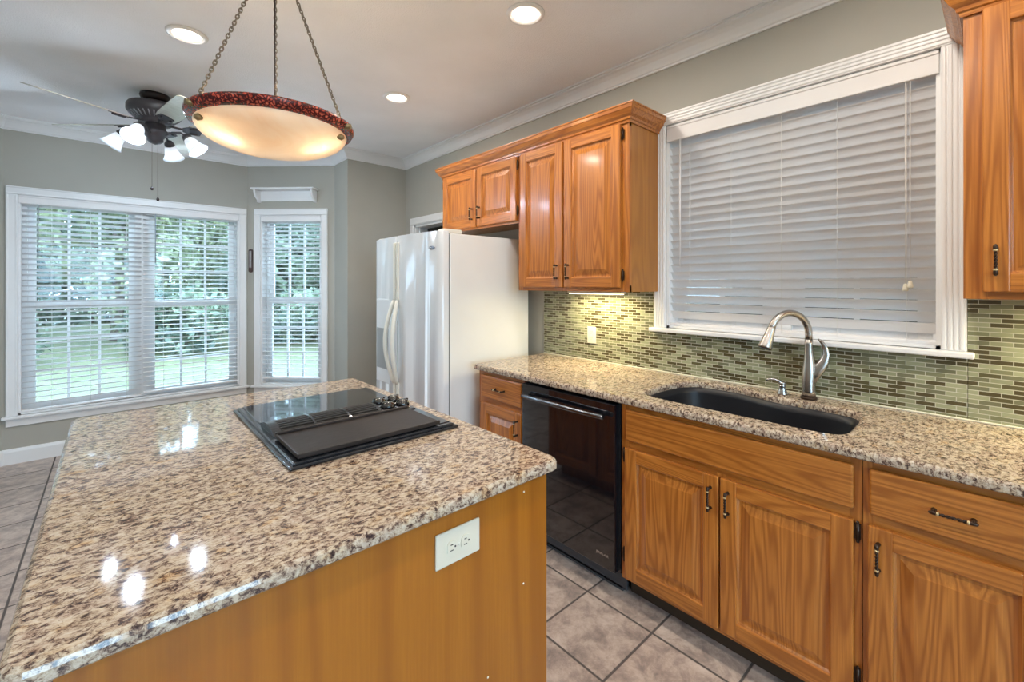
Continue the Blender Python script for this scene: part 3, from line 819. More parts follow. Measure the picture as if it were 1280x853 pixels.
# faucet
def faucet():
    bx, by = -.078, .556
    t = thing('kitchen_faucet', (bx, by, .9145), 'brushed nickel gooseneck kitchen faucet behind the sink', 'faucet')
    dv = Vector((-.84, .54, 0)); dv.normalize(); b0 = Vector((bx, by, 0))
    def P(s, z): return b0+dv*s+Vector((0, 0, z))
    bm = bm_new(); lathe(bm, [(0, .9147), (.030, .9147), (.031, .922), (.028, .926), (0, .926)], (bx, by, 0), 28); obj('base_ring', bm, 'bronze', t)
    bm = bm_new()
    pts = [P(0, .924), P(0, .95), P(0, .99), P(-.002, 1.03), P(-.003, 1.06), P(-.002, 1.09), P(0, 1.12), P(0, 1.15), P(0, 1.17)]
    tube(bm, pts, [.026, .025, .0255, .0265, .024, .019, .0165, .0155, .0150], 24)
    obj('body', bm, 'steel', t)
    bm = bm_new(); R0 = .092; zc = 1.192; arc = []
    for k in range(25):
        a = R(180-k*(162)/24); arc.append(P(R0+R0*math.cos(a), zc+R0*math.sin(a)))
    pts = [P(0, 1.165)]+arc; tube(bm, pts, [.0148]+[.0142]*24+[.0145], 20); obj('spout', bm, 'steel', t)
    e = arc[-1]; dd = (arc[-1]-arc[-2]).normalized()
    bm = bm_new(); tube(bm, [e+dd*x for x in (-.004, .002, .03, .06, .082, .090)], [.0155, .0160, .0185, .0230, .0270, .0265], 24)
    sp_ = obj('spray_head', bm, 'steel', t)
    bm = bm_new(); tube(bm, [e+dd*.0895, e+dd*.0925], [.022, .021], 24); obj('spray_face', bm, 'dark_plastic', sp_)
    # lever sweeping up on the right side
    rv = Vector((.25, -.97, 0)).normalized()
    def Q(s, z): return b0+rv*s+Vector((0, 0, z))
    bm = bm_new()
    tube(bm, [Q(.004, .985), Q(.022, 1.025), Q(.042, 1.058), Q(.056, 1.085), Q(.062, 1.11), Q(.059, 1.135), Q(.050, 1.155), Q(.040, 1.168), Q(.033, 1.174)],
         [.020, .023, .0235, .019, .0135, .0095, .0075, .006, .003], 18, flat=.75)
    obj('lever', bm, 'steel', t)
faucet()
def soap():
    bx, by = -.085, .655
    t = thing('soap_dispenser', (bx, by, .9145), 'small brushed nickel soap dispenser pump left of the faucet', 'soap dispenser')
    bm = bm_new(); lathe(bm, [(0, .9147), (.021, .9147), (.021, .921), (.0165, .935), (.0125, .948), (.014, .953), (.014, .960), (0, .961)], (bx, by, 0), 24); obj('base', bm, 'steel', t)
    dv = Vector((-.5, .85, 0)).normalized(); b0 = Vector((bx, by, 0))
    bm = bm_new(); lathe(bm, [(0, .960), (.015, .960), (.016, .968), (.012, .973), (0, .974)], (bx, by, 0), 20)
    tube(bm, [b0+Vector((0, 0, .967))]+[b0+dv*s+Vector((0, 0, z)) for s, z in ((.015, .975), (.035, .983), (.052, .982), (.066, .975))], [.010, .0075, .006, .005, .004], 12)
    obj('nozzle', bm, 'steel', t)
soap()

# outlets
def outlet(F, w, h, horiz, name_label, loc):
    """F maps (a, b, c) = (across, up, outward) plate coords to world"""
    t = thing('electrical_outlet', loc, name_label, 'outlet')
    def T(bm): bmesh.ops.transform(bm, matrix=F, verts=bm.verts); return bm
    bm = bm_new(); box(bm, -w/2, w/2, -h/2, h/2, 0, .006, .0035, 3); obj('cover_plate', T(bm), 'ivory', t)
    for s in (-1, 1):
        bm = bm_new(); ox, oy = (s*.0195, 0) if horiz else (0, s*.0195)
        poly = [(ox+x*.0165, oy+y*.0165) for x, y in [(math.cos(R(a)), max(-.82, min(.82, math.sin(R(a)))) if horiz is False else math.sin(R(a))) for a in range(0, 360, 15)]]
        if horiz: poly = [(ox+max(-.0135, min(.0135, (x-ox))), y) for x, y in poly]
        prism(bm, poly, .005, .0082); r = obj('receptacle', T(bm), 'ivory', t)
        bm = bm_new()
        for (x0, x1, y0, y1) in ((-.0075, -.0055, -.001, .008), (.0055, .0075, 0, .007)):
            if horiz: box(bm, ox-y1+.002, ox-y0+.002, oy+x0, oy+x1, .008, .0086)
            else: box(bm, ox+x0, ox+x1, oy+y0, oy+y1, .008, .0086)
        gx, gy = (ox+.008, oy) if horiz else (ox, oy-.008)
        prism(bm, [(gx+.0024*math.cos(R(a)), gy+.0024*math.sin(R(a))) for a in range(0, 360, 45)], .008, .0086)
        obj('slots', T(bm), 'slot', r)
    bm = bm_new(); lathe(bm, [(.003, .006), (.003, .0075), (0, .0079)], (0, 0, 0), 12); obj('screw', T(bm), 'offwhite', t)
outlet(Matrix(((0, 0, -1, -.008), (1, 0, 0, 1.768), (0, 1, 0, 1.08), (0, 0, 0, 1))), .068, .108, False, 'ivory wall outlet on the green mosaic backsplash', (-.008, 1.768, 1.03))

# ------------------------------------------------------------------ dishwasher
def dishwasher():
    y0, y1 = 1.143, 1.759; X = -.640
    t = thing('dishwasher', (-.33, (y0+y1)/2, 0), 'glossy black built-in dishwasher under the granite counter', 'dishwasher')
    bm = bm_new(); box(bm, -.585, -.03, y0+.004, y1-.004, .10, .872); obj('body', bm, 'dark_plastic', t)
    bm = bm_new(); box(bm, X, -.590, y0+.012, y1-.004, .115, .868, .004); dr = obj('door', bm, 'black_gloss', t)
    bm = bm_new(); box(bm, -.61, -.585, y0, y0+.012, .11, .876); box(bm, -.61, -.585, y0, y1, .872, .8825); obj('trim_strip', bm, 'black_enamel', t)
    bm = bm_new(); box(bm, -.565, -.555, y0, y1, .012, .112); box(bm, -.565, -.50, y0+.02, y1-.02, .0, .02); obj('kick_plate', bm, 'dark_plastic', t)
    bm = bm_new()
    zc = .812; yc = (y0+y1)/2+.004; pts = []
    for k in range(17):
        q = -1+2*k/16; pts.append((X-.034-.010*(1-q*q), yc+q*.262, zc))
    tube(bm, pts, .0115, 14)
    for s in (-1, 1): tube(bm, [(X+.002, yc+s*.235, zc), (X-.036, yc+s*.235, zc)], [.010, .009], 12)
    obj('handle', bm, 'dwhandle', dr)
    cu = bpy.data.curves.new('brand_text', 'FONT'); cu.body = 'JENN-AIR'; cu.size = .0165; cu.extrude = .0004; cu.align_x = 'CENTER'
    tmp = bpy.data.objects.new('tmp', cu); COL.objects.link(tmp)
    dg = bpy.context.evaluated_depsgraph_get(); me = bpy.data.meshes.new_from_object(tmp.evaluated_get(dg))
    bpy.data.objects.remove(tmp)
    bm = bm_new(); bm.from_mesh(me); bpy.data.meshes.remove(me)
    bmesh.ops.transform(bm, matrix=Matrix(((0, 0, -1, X-.0006), (-1, 0, 0, 1.222), (0, 1, 0, .170), (0, 0, 0, 1))), verts=bm.verts)
    obj('brand_lettering', bm, 'chrome', dr)
dishwasher()

# ------------------------------------------------------------------ refrigerator
def fridge():
    y0, y1 = 2.282, 3.182; ys = 2.775; XB = -.760; ZT = 1.735
    t = thing('refrigerator', (-.42, (y0+y1)/2, 0), 'white side-by-side refrigerator with curved glossy doors', 'refrigerator')
    bm = bm_new(); box(bm, XB+.006, -.075, y0+.003, y1-.003, .02, ZT-.012, .006)
    obj('cabinet_body', bm, 'white_enamel', t)
    bm = bm_new(); box(bm, XB-.002, XB+.010, y0+.006, y1-.006, .10, ZT-.02); obj('gasket', bm, 'seam', t)
    ym = (y0+y1)/2; hw = (y1-y0)/2
    def fx(y): q = (y-ym)/hw; return -.818-.038*(1-q*q)
    def door(a, b, name, ra, rb):
        poly = [(XB-.003, a), (XB-.003, b)]
        pts = []
        n = 20
        for k in range(n+1):
            y = b+(a-b)*k/n; pts.append((fx(y), y))
        # round the outer corners
        r = .018
        out = []
        for x, y in pts:
            dx = 0
            if rb and b-y < r: q = (r-(b-y))/r; dx = r*(1-math.sqrt(max(0, 1-q*q)))
            if ra and y-a < r: q = (r-(y-a))/r; dx = max(dx, r*(1-math.sqrt(max(0, 1-q*q))))
            out.append((x+dx, y))
        bmx = bm_new(); prism(bmx, poly+out, .115, ZT, bev=.005)
        for f in bmx.faces:
            if abs(f.normal.z) < .3 and f.calc_center_median().x < XB-.03: f.smooth = True
        return obj(name, bmx, 'white_gloss', t)
    dn = door(y0, ys-.002, 'fresh_food_door', True, False); dn['label'] = 'near wide door with oval badge'
    df = door(ys+.002, y1, 'freezer_door', False, True); df['label'] = 'far narrow door with ice dispenser'
    # pearl-coloured top edge caps and hinge covers
    bm = bm_new(); box(bm, XB-.035, XB+.10, y0+.004, y0+.07, ZT-.013, ZT+.014, .006); obj('hinge_cover', bm, 'offwhite', t)
    bm = bm_new(); box(bm, XB-.035, XB+.10, y1-.07, y1-.004, ZT-.013, ZT+.014, .006); obj('hinge_cover', bm, 'offwhite', t)
    bm = bm_new(); box(bm, -.80, -.74, y0+.01, y1-.01, .02, .105, .004)
    for k in range(6): box(bm, -.803, -.798, y0+.06, y1-.06, .03+k*.011, .035+k*.011)
    obj('toe_grille', bm, 'offwhite', t)
    # handles: flat upright strip above, bowed grip below
    for s, dr in ((-1, dn), (1, df)):
        yc = ys+s*.024; xs = fx(yc)
        bm = bm_new(); box(bm, xs-.012, xs+.004, yc-.014, yc+.014, 1.295, 1.690, .005)
        pts = []; rr = []
        for k in range(21):
            q = k/20; b_ = math.sin(math.pi*q)
            pts.append((xs-.010-.050*b_, yc+s*.030*b_, 1.295-.565*q)); rr.append(.014 if 0 < k < 20 else .011)
        tube(bm, pts, rr, 12)
        box(bm, xs-.012, xs+.004, yc-.014, yc+.014, .50, .74, .005)
        obj('handle', bm, 'offwhite', dr)
    # dispenser
    yd0, yd1 = 2.905, 3.085; xs = fx(3.0)
    bm = bm_new(); box(bm, xs-.010, xs+.014, yd0-.014, yd1+.014, .70, 1.30, .006); dp = obj('ice_dispenser', bm, 'white_gloss', df)
    bm = bm_new(); box(bm, xs-.0115, xs-.0095, yd0, yd1, .80, 1.09, .004)
    obj('dispenser_recess', bm, 'dark_grey', t)
    bm = bm_new(); lathe(bm, [(0, .003), (.8, .003), (.95, .002), (1.0, 0)], (0, 0, 0), 28)
    yb = 2.372
    bmesh.ops.transform(bm, matrix=Matrix(((0, 0, -1, fx(yb)+.0005), (.040, 0, 0, yb), (0, .0125, 0, 1.632), (0, 0, 0, 1))), verts=bm.verts)
    obj('badge', bm, 'badge', dn)
    bm = bm_new()
    for k in range(9):
        yy = yb+.024-.006*k; tube(bm, [(fx(yy)-.0035, yy, 1.632-.0035), (fx(yy)-.0035, yy, 1.632+(.005 if k in (0, 4, 8) else .002))], .0012, 5)
    obj('badge_lettering', bm, 'chrome', dn)
M['dark_grey'] = paint('grey_dispenser_recess', (.30, .31, .31), .5)
M['badge'] = paint('grey_blue_badge', (.28, .31, .36), .25, metal=.5)
fridge()

# ------------------------------------------------------------------ island
IX0, IX1, IY0, IY1 = -2.412, -1.352, .838, 2.290
def island():
    bx0, bx1, by0, by1 = -2.36, -1.385, .865, 2.255
    t = thing('kitchen_island', ((bx0+bx1)/2, (by0+by1)/2, 0), 'oak kitchen island cabinet with a plain end panel under the granite top', 'island')
    bm = bm_new(); box(bm, bx0, bx1-.02, by0+.006, by1, .10, .884); box(bm, bx0+.05, bx1-.09, by0+.006, by1-.05, 0, .10); obj('body', bm, 'oak_v', t)
    bm = bm_new(); box(bm, bx0, bx1-.004, by0, by0+.006, .0, .884); box(bm, bx1-.022, bx1, by0+.001, by0+.021, .0, .884, .002); obj('end_panel', bm, 'veneer', t)
    n = 3; w = (by1-by0)/n
    bm = bm_new()
    for k in range(n):
        a = by0+k*w; box(bm, bx1-.02, bx1-.0, a if k else a+.021, a+.03, .10, .884, 0, 2, 0); box(bm, bx1-.02, bx1, a+w-.03, a+w, .10, .884, 0, 2, 0)
    for a, b in ((.10, .135), (.675, .735), (.845, .884)): box(bm, bx1-.02, bx1-.0004, by0+.02, by1, a, b, 0, 2, 1)
    obj('face_frame', bm, ['oak_v', 'oak_h'], t)
    mir = Matrix(((-1, 0, 0, 2*bx1), (0, 1, 0, 0), (0, 0, 1, 0), (0, 0, 0, 1)))
    for k in range(n):
        a = by0+k*w+.018; b = by0+(k+1)*w-.018
        bm = bm_new(); drawer_front(bm, a, b, .722, .858, bx1-.02); bmesh.ops.transform(bm, matrix=mir, verts=bm.verts); obj('drawer', bm, 'oak_h', t)
        bm = bm_new(); raised(bm, a, b, .122, .690, bx1-.02); bmesh.ops.transform(bm, matrix=mir, verts=bm.verts); obj('door', bm, ['oak_v', 'oak_h'], t)
    for sx, sz in ((-1.475, .847), (-1.477, .60), (-2.08, .55), (-1.60, .42)):
        bm = bm_new(); lathe(bm, [(.0028, 0), (.0022, .001), (0, .0014)], (0, 0, 0), 10, mtx=Matrix(((1, 0, 0, sx), (0, 0, -1, by0), (0, 1, 0, sz), (0, 0, 0, 1))))
        obj('nail_filler_dot', bm, 'offwhite', t)
    rc = .035
    outer = arc_pts((IX0+rc, IY0+rc), rc, 180, 270, 6)+arc_pts((IX1-rc, IY0+rc), rc, 270, 360, 6)+arc_pts((IX1-rc, IY1-rc), rc, 0, 90, 6)+arc_pts((IX0+rc, IY1-rc), rc, 90, 180, 6)
    bm = slab(outer, None, .8845, .9145)
    tag(obj('island_countertop', bm, 'granite', origin=(IX0, IY0-.37, .8845)), 'large speckled granite slab on the oak island, cooktop set into it', 'countertop')
island()
outlet(Matrix(((1, 0, 0, -1.693), (0, 0, -1, .865), (0, 1, 0, .795), (0, 0, 0, 1))), .126, .081, True, 'ivory horizontal outlet on the end panel of the kitchen island', (-1.693, .865, .755))

def cooktop():
    x0, x1, y0, y1 = -1.955, -1.415, 1.252, 1.985; Z = .9147
    t = thing('cooktop', ((x0+x1)/2, (y0+y1)/2, Z), 'black downdraft cooktop with griddle cover set into the island counter', 'cooktop')
    bm = bm_new(); box(bm, x0, x1, y0, y1, Z, Z+.009, .004, 3); box(bm, x0+.012, x1-.012, y0+.012, y1-.012, Z+.006, Z+.016, .004, 3)
    obj('frame', bm, 'black_enamel', t)
    bm = bm_new(); box(bm, x0+.028, x1-.05, 1.695, y1-.020, Z+.014, Z+.0195, .002); obj('glass_module', bm, 'black_gloss', t)
    # vent with curved bars
    vy0, vy1 = 1.510, 1.690; vx0, vx1 = x0+.028, -1.560
    bm = bm_new(); box(bm, vx0, vx1, vy0, vy1, Z+.012, Z+.017)
    def arch(y): q = (y-(vy0+vy1)/2)/((vy1-vy0)/2); return Z+.017+.021*(1-q*q)
    nb = 11
    # slats run along x; ribs cross them
    for k in range(nb):
        y = vy0+.012+(vy1-vy0-.024)*k/(nb-1); z = arch(y); box(bm, vx0+.02, vx1, y-.0035, y+.0035, z-.006, z)
    o = obj('vent_grille', bm, 'grille', t)
    for a, b in ((vx0, vx0+.026), (vx0+.128, vx0+.136), (vx0+.246, vx0+.254), (vx1-.012, vx1)):
        bm = bm_new(); n = 12
        for k in range(n):
            ya = vy0+(vy1-vy0)*k/n; yb = vy0+(vy1-vy0)*(k+1)/n
            va = [bm.verts.new((x, y, z)) for x in (a, b) for y, z in ((ya, arch(ya)+.001), (yb, arch(yb)+.001), (yb, Z+.014), (ya, Z+.014))]
            for f in ((0, 1, 2, 3), (7, 6, 5, 4), (0, 4, 5, 1), (1, 5, 6, 2), (2, 6, 7, 3), (3, 7, 4, 0)): bm.faces.new([va[i] for i in f])
        obj('grille_rib', bm, 'black_enamel', o)
    # griddle cover: shallow tray with thick front edge
    gx0, gx1, gy0, gy1 = x0+.026, x1-.062, 1.272, 1.500
    bm = bm_new(); box(bm, gx0, gx1, gy0, gy1, Z+.020, Z+.030, .003, 3); box(bm, gx0+.012, gx1-.012, gy0+.012, gy1-.012, Z+.014, Z+.022)
    box(bm, gx0, gx1, gy1-.010, gy1, Z+.028, Z+.038, .003); box(bm, gx0, gx0+.007, gy0, gy1, Z+.026, Z+.033, .002); box(bm, gx0, gx1, gy0, gy0+.007, Z+.026, Z+.033, .002)
    g = obj('griddle_cover', bm, 'griddle', t)
    # bare steel-black strip right of griddle
    bm = bm_new(); box(bm, x1-.058, x1-.018, 1.285, 1.49, Z+.015, Z+.018, .001); obj('reflective_strip', bm, 'black_gloss', t)
    bm = bm_new(); box(bm, -1.556, x1-.022, 1.505, 1.675, Z+.014, Z+.020, .003); obj('control_panel', bm, 'black_enamel', t)
    for kx, ky in ((-1.528, 1.628), (-1.528, 1.552), (-1.468, 1.628), (-1.468, 1.552)):
        bm = bm_new(); lathe(bm, [(0, Z+.020), (.027, Z+.020), (.028, Z+.023), (.026, Z+.025), (0, Z+.025)], (kx, ky, 0), 24, mi=1)
        lathe(bm, [(.026, Z+.025), (.026, Z+.034), (.023, Z+.043), (.015, Z+.049), (0, Z+.051)], (kx, ky, 0), 24, mi=0)
        box(bm, kx-.0235, kx+.0235, ky-.004, ky+.004, Z+.030, Z+.0505, .003, 2, 0)
        obj('knob', bm, ['black_gloss', 'chrome'], t)
cooktop()

# ------------------------------------------------------------------ wall shelf and thermometer on the angled wall
def wall_shelf():
    F = F_ANGR; t = thing('wall_shelf', F @ Vector((.42, 0, 2.24)), 'small white wall shelf with bracket ends above the narrow angled window', 'shelf')
    bm = bm_new(); box(bm, .105, .745, -.125, 0, 2.355, 2.372, .004); obj('shelf_board', xf(bm, F), 'trim', t)
    bm = bm_new(); box(bm, .145, .705, -.014, 0, 2.252, 2.355); obj('back_board', xf(bm, F), 'trim', t)
    poly = [(0, 2.355), (-.105, 2.355), (-.105, 2.335), (-.098, 2.31), (-.080, 2.285), (-.058, 2.27), (-.045, 2.26), (-.045, 2.242), (-.03, 2.236), (0, 2.236)]
    for s in (.125, .705):
        bm = bm_new(); prism(bm, poly, s, s+.020, mtx=Matrix(((0, 0, 1, 0), (1, 0, 0, 0), (0, 1, 0, 0), (0, 0, 0, 1)))); obj('bracket', xf(bm, F), 'trim', t)
wall_shelf()
def thermometer():
    F = F_ANGR; t = thing('wall_thermometer', F @ Vector((.036, 0, 1.52)), 'slim dark oval thermometer on the wall between the bay windows', 'thermometer')
    cs, r = .038, .020
    poly = [(cs+r*math.cos(R(a)), 1.745+r*math.sin(R(a))) for a in range(0, 181, 20)]+[(cs+r*math.cos(R(a)), 1.545+r*math.sin(R(a))) for a in range(180, 361, 20)]
    mt = Matrix(((1, 0, 0, 0), (0, 0, 1, 0), (0, 1, 0, 0), (0, 0, 0, 1)))
    bm = bm_new(); prism(bm, poly, -.014, 0, mtx=mt); obj('case', xf(bm, F), 'thermo', t)
    bm = bm_new(); box(bm, cs-.011, cs+.011, -.0155, -.013, 1.575, 1.745); obj('scale', xf(bm, F), 'thermo_face', t)
    bm = bm_new(); tube(bm, [(cs, -.0165, 1.56), (cs, -.0165, 1.735)], .002, 6); obj('tube', xf(bm, F), 'chrome', t)
thermometer()

# ------------------------------------------------------------------ ceiling lights
def can(x, y, label):
    t = thing('recessed_light', (x, y, H-.012), label, 'ceiling light', 'recessed ceiling lights')
    bm = bm_new(); lathe(bm, [(.062, H-.002), (.066, H-.010), (.078, H-.011), (.090, H-.006), (.092, H-.0005), (.062, H-.0005)], (x, y, 0), 40, close=True); obj('trim_ring', bm, 'trim', t)
    bm = bm_new(); lathe(bm, [(0, H-.0045), (.05, H-.0045), (.0635, H-.003), (.0635, H-.0012), (0, H-.0012)], (x, y, 0), 32); obj('lens', bm, 'lens', t)
    l = light('recessed_lamp', 'AREA', (0, 0, .002), CAN_W, CAN_COL, (0, 0, 0), shape='DISK', size=.12); l.parent = t
can(-2.013, 2.825, 'recessed ceiling light nearest the ceiling fan')
can(-.836, 1.524, 'recessed ceiling light nearest the sink, top centre of the view')
can(-.841, 2.802, 'recessed ceiling light in front of the refrigerator, smallest in view')
for x, y in ((-2.0, .25), (-.84, .25), (-2.0, -1.1), (-.84, -1.1), (-3.3, 1.0)): can(x, y, 'recessed fill light added out of view over the near kitchen')  # unseen cans added outside the view as fill lighting

def pendant():
    cx, cy, RR, zr = -1.862, 1.769, .270, 1.994
    t = thing('pendant_light', (cx, cy, zr), 'alabaster bowl pendant with red crackled rim hanging on three chains', 'pendant light')
    # bowl
    dep = .088; prof = []
    n = 16; Ri = .245
    for k in range(n+1):
        a = k/n; r = Ri*math.sin(a*math.pi/2); prof.append((r, -.028-dep+.0+dep*(1-math.cos(a*math.pi/2))**1.0*1.0))
    outer_p = [(r, zr+z+.0) for r, z in prof]
    inner_p = [(max(0, r-.006) if r > 0 else 0, z+.006) for r, z in outer_p]
    bm = bm_new(); lathe(bm, outer_p+inner_p[::-1], (cx, cy, 0), 64); obj('bowl', bm, 'alabaster', t)
    bm = bm_new(); lathe(bm, [(Ri-.002, zr-.034), (RR-.008, zr-.026), (RR, zr-.012), (RR, zr-.003), (RR-.006, zr), (RR-.03, zr-.002), (Ri-.012, zr-.028)], (cx, cy, 0), 72, close=True); obj('rim', bm, 'rim', t)
    # three chains
    def dirv(a): return Vector((math.cos(R(a)), math.sin(R(a)), 0))
    top = Vector((cx, cy, 2.625)); C0 = Vector((cx, cy, 0))
    for a in CH:
        p0 = C0+dirv(a)*(RR-.022)+Vector((0, 0, zr-.002)); p1 = top+dirv(a)*.012
        d = p1-p0; L = d.length; nl = int(L/.0140); u, w, dd = frame_of(d)
        bm = bm_new()
        for k in range(nl):
            c = p0+d*((k+.5)/nl); s_ = u if k % 2 else w; hl = .0100; hw_ = .0048; pts = []
            for j in range(11):
                b = 2*math.pi*j/10; pts.append(c+dd*math.cos(b)*hl+s_*math.sin(b)*hw_)
            tube(bm, pts, .0023, 5, cap=False)
        obj('chain', bm, 'chain', t)
        # clip and glass finial where the chain meets the bowl
        bm = bm_new(); q = C0+dirv(a)*(RR+.001)+Vector((0, 0, zr-.018)); tube(bm, [q-dirv(a)*.02, q+dirv(a)*.010], [.012, .009], 12)
        q2 = C0+dirv(a)*(Ri-.004)+Vector((0, 0, zr-.056)); tube(bm, [q2-dirv(a)*.008, q2+dirv(a)*.004, q2+dirv(a)*.014], [.006, .012, .007], 14); obj('finial', bm, 'brass_dk', t)
    bm = bm_new(); tube(bm, [(cx, cy, zr-.06), (cx, cy, 2.63)], .0028, 8); obj('power_cord', bm, 'fan_dark', t)
    bm = bm_new(); lathe(bm, [(0, 2.612), (.016, 2.614), (.022, 2.63), (.05, 2.66), (.062, 2.688), (.064, 2.6995), (0, 2.6995)], (cx, cy, 0), 32); obj('canopy', bm, 'bronze', t)
    # bulbs
    for a in BULBS:
        c = C0+dirv(a)*.150+Vector((0, 0, zr-.060))
        bm = bm_new(); lathe(bm, [(0, -.018), (.012, -.014), (.017, 0), (.013, .014), (.009, .024), (.009, .036), (0, .037)], c, 16); b_ = obj('bulb', bm, 'bulb_warm', t)
        l = light('pendant_lamp', 'POINT', (c.x-cx, c.y-cy, c.z-zr-.020), PEND_W/2, (1.0, .79, .53), shadow_soft_size=.018); l.parent = t
    bm = bm_new(); lathe(bm, [(0, zr-.03), (.03, zr-.032), (.03, zr-.05), (0, zr-.055)], (cx, cy, 0), 20)
    for a in BULBS: tube(bm, [(cx, cy, zr-.035), C0+dirv(a)*.150+Vector((0, 0, zr-.020))], .006, 8)
    obj('socket_cluster', bm, 'fan_dark', t)
M['bulb_warm'] = emit('warm_bulb', (1.0, .78, .5), 6.0)
M['chain'] = paint('antique_chain', (.20, .18, .15), .35, metal=.8)
M['brass_dk'] = paint('antique_brass', (.28, .22, .12), .35, metal=.85)
CH = (195, 315, 75); BULBS = (188, 318)
pendant()

# ------------------------------------------------------------------ ceiling fan
def ceiling_fan():
    cx, cy = -2.082, 3.88
    t = thing('ceiling_fan', (cx, cy, 2.30), 'pewter ceiling fan with five pale blades and four glass shades', 'ceiling fan')
    bm = bm_new(); lathe(bm, [(0, 2.6995), (.082, 2.6995), (.085, 2.685), (.075, 2.66), (.055, 2.648), (0, 2.645)], (cx, cy, 0), 40); obj('canopy', bm, 'fan_dark', t)
    bm = bm_new(); tube(bm, [(cx, cy, 2.655), (cx, cy, 2.62)], .028, 20); obj('downrod', bm, 'fan_dark', t)
    bm = bm_new(); lathe(bm, [(0, 2.635), (.10, 2.633), (.145, 2.625), (.155, 2.610), (.155, 2.575), (.145, 2.560), (.10, 2.525), (.09, 2.515), (.09, 2.50), (0, 2.50)], (cx, cy, 0), 48); mo = obj('motor_housing', bm, 'fan_metal', t)
    bm = bm_new()
    for k in range(30):
        a = 2*math.pi*k/30; c, s = math.cos(a), math.sin(a)
        tube(bm, [(cx+.141*c, cy+.141*s, 2.557), (cx+.105*c, cy+.105*s, 2.526)], .0035, 5)
    obj('vent_slots', bm, 'fan_pale', mo)
    for k in range(5):
        a = R(-150+72*k); rm = Matrix.Translation((cx, cy, 2.505)) @ Matrix.Rotation(a, 4, 'Z')
        tilt = Matrix.Rotation(R(-18), 4, 'X')
        bm = bm_new()
        tube(bm, [(.07, 0, .0), (.12, 0, -.008), (.17, 0, -.012)], [.012, .010, .010], 8, flat=.5)
        prism(bm, [(.15, -.02), (.19, -.045), (.25, -.04), (.262, 0), (.25, .04), (.19, .045), (.15, .02)], -.016, -.011)
        for yy in (-.025, .025): tube(bm, [(.19, yy, -.02), (.235, yy*1.1, -.02)], .006, 8)
        bmesh.ops.transform(bm, matrix=rm @ tilt, verts=bm.verts); bi = obj('blade_iron', bm, 'fan_metal', t)
        bm = bm_new(); prism(bm, [(.185, -.050), (.25, -.058), (.50, -.068), (.62, -.070), (.648, -.062), (.66, -.040), (.66, .040), (.648, .062), (.62, .070), (.50, .068), (.25, .058), (.185, .050)], -.011, -.005, bev=.0015)
        bmesh.ops.transform(bm, matrix=rm @ tilt, verts=bm.verts); obj('blade', bm, ['fan_blade'], t)
    bm = bm_new(); lathe(bm, [(0, 2.502), (.055, 2.502), (.06, 2.49), (.06, 2.465), (.075, 2.455), (.078, 2.44), (.06, 2.425), (.045, 2.405), (.045, 2.385), (.03, 2.372), (.012, 2.365), (0, 2.36)], (cx, cy, 0), 32); lk = obj('light_fitter', bm, 'fan_metal', t)
    for k in range(4):
        a = R(SH0+90*k); d = Vector((math.cos(a), math.sin(a), 0)); C0 = Vector((cx, cy, 0))
        def P(r, z): return C0+d*r+Vector((0, 0, z))
        bm = bm_new(); tube(bm, [P(.05, 2.425), P(.10, 2.452), P(.15, 2.455), P(.185, 2.430)], .0065, 10); obj('lamp_arm', bm, 'fan_metal', t)
        ax = (d*.62+Vector((0, 0, -.78))).normalized(); base = P(.183, 2.432)
        u, w, dd = frame_of(ax); mt = Matrix(((u.x, w.x, dd.x, base.x), (u.y, w.y, dd.y, base.y), (u.z, w.z, dd.z, base.z), (0, 0, 0, 1)))
        bm = bm_new(); lathe(bm, [(0, -.012), (.020, -.010), (.030, .008), (.032, .022), (.028, .026), (0, .026)], (0, 0, 0), 24, mtx=mt); so = obj('socket_cup', bm, 'fan_metal', t)
        bm = bm_new(); pr_ = [(.027, .018), (.034, .035), (.040, .06), (.046, .085), (.056, .108), (.066, .122)]
        lathe(bm, pr_+[(r-.003, z) for r, z in pr_[::-1]], (0, 0, 0), 32, mtx=mt, close=True); obj('glass_shade', bm, 'frosted', t)
        bm = bm_new(); lathe(bm, [(0, .026), (.012, .03), (.014, .045), (.026, .07), (.027, .085), (.018, .102), (0, .108)], (0, 0, 0), 20, mtx=mt); obj('bulb', bm, 'bulb', t)
        lp = base+ax*.115
        l = light('fan_lamp', 'POINT', lp-ORG[t], FAN_W, (.68, .84, 1.0), shadow_soft_size=.025); l.parent = t
    for (dx, dy, z) in ((.012, -.03, 1.985), (-.018, -.022, 2.055)):
        bm = bm_new(); tube(bm, [(cx+dx, cy+dy, 2.38), (cx+dx, cy+dy, z)], .0012, 5); pc = obj('pull_chain', bm, 'chain', t)
        bm = bm_new(); lathe(bm, [(0, .018), (.005, .014), (.009, .004), (.007, -.006), (0, -.010)], (cx+dx, cy+dy, z-.004), 12); obj('chain_pull_knob', bm, 'fan_dark', pc)
M['fan_pale'] = paint('pale_vent_bars', (.35, .37, .42), .4, metal=.3)
SH0 = 62
ceiling_fan()

# ------------------------------------------------------------------ garden seen through the bay
bm = bm_new(); box(bm, -45, 40, 5.6, 70, -.62, -.5); box(bm, 2.4, 40, -30, 5.6, -.62, -.5); box(bm, -45, 40, -40, -4, -.62, -.5)
tag(obj('lawn', bm, 'lawn', origin=(0, 0, -.5)), 'green lawn outside the bay windows', 'lawn', kind='stuff')

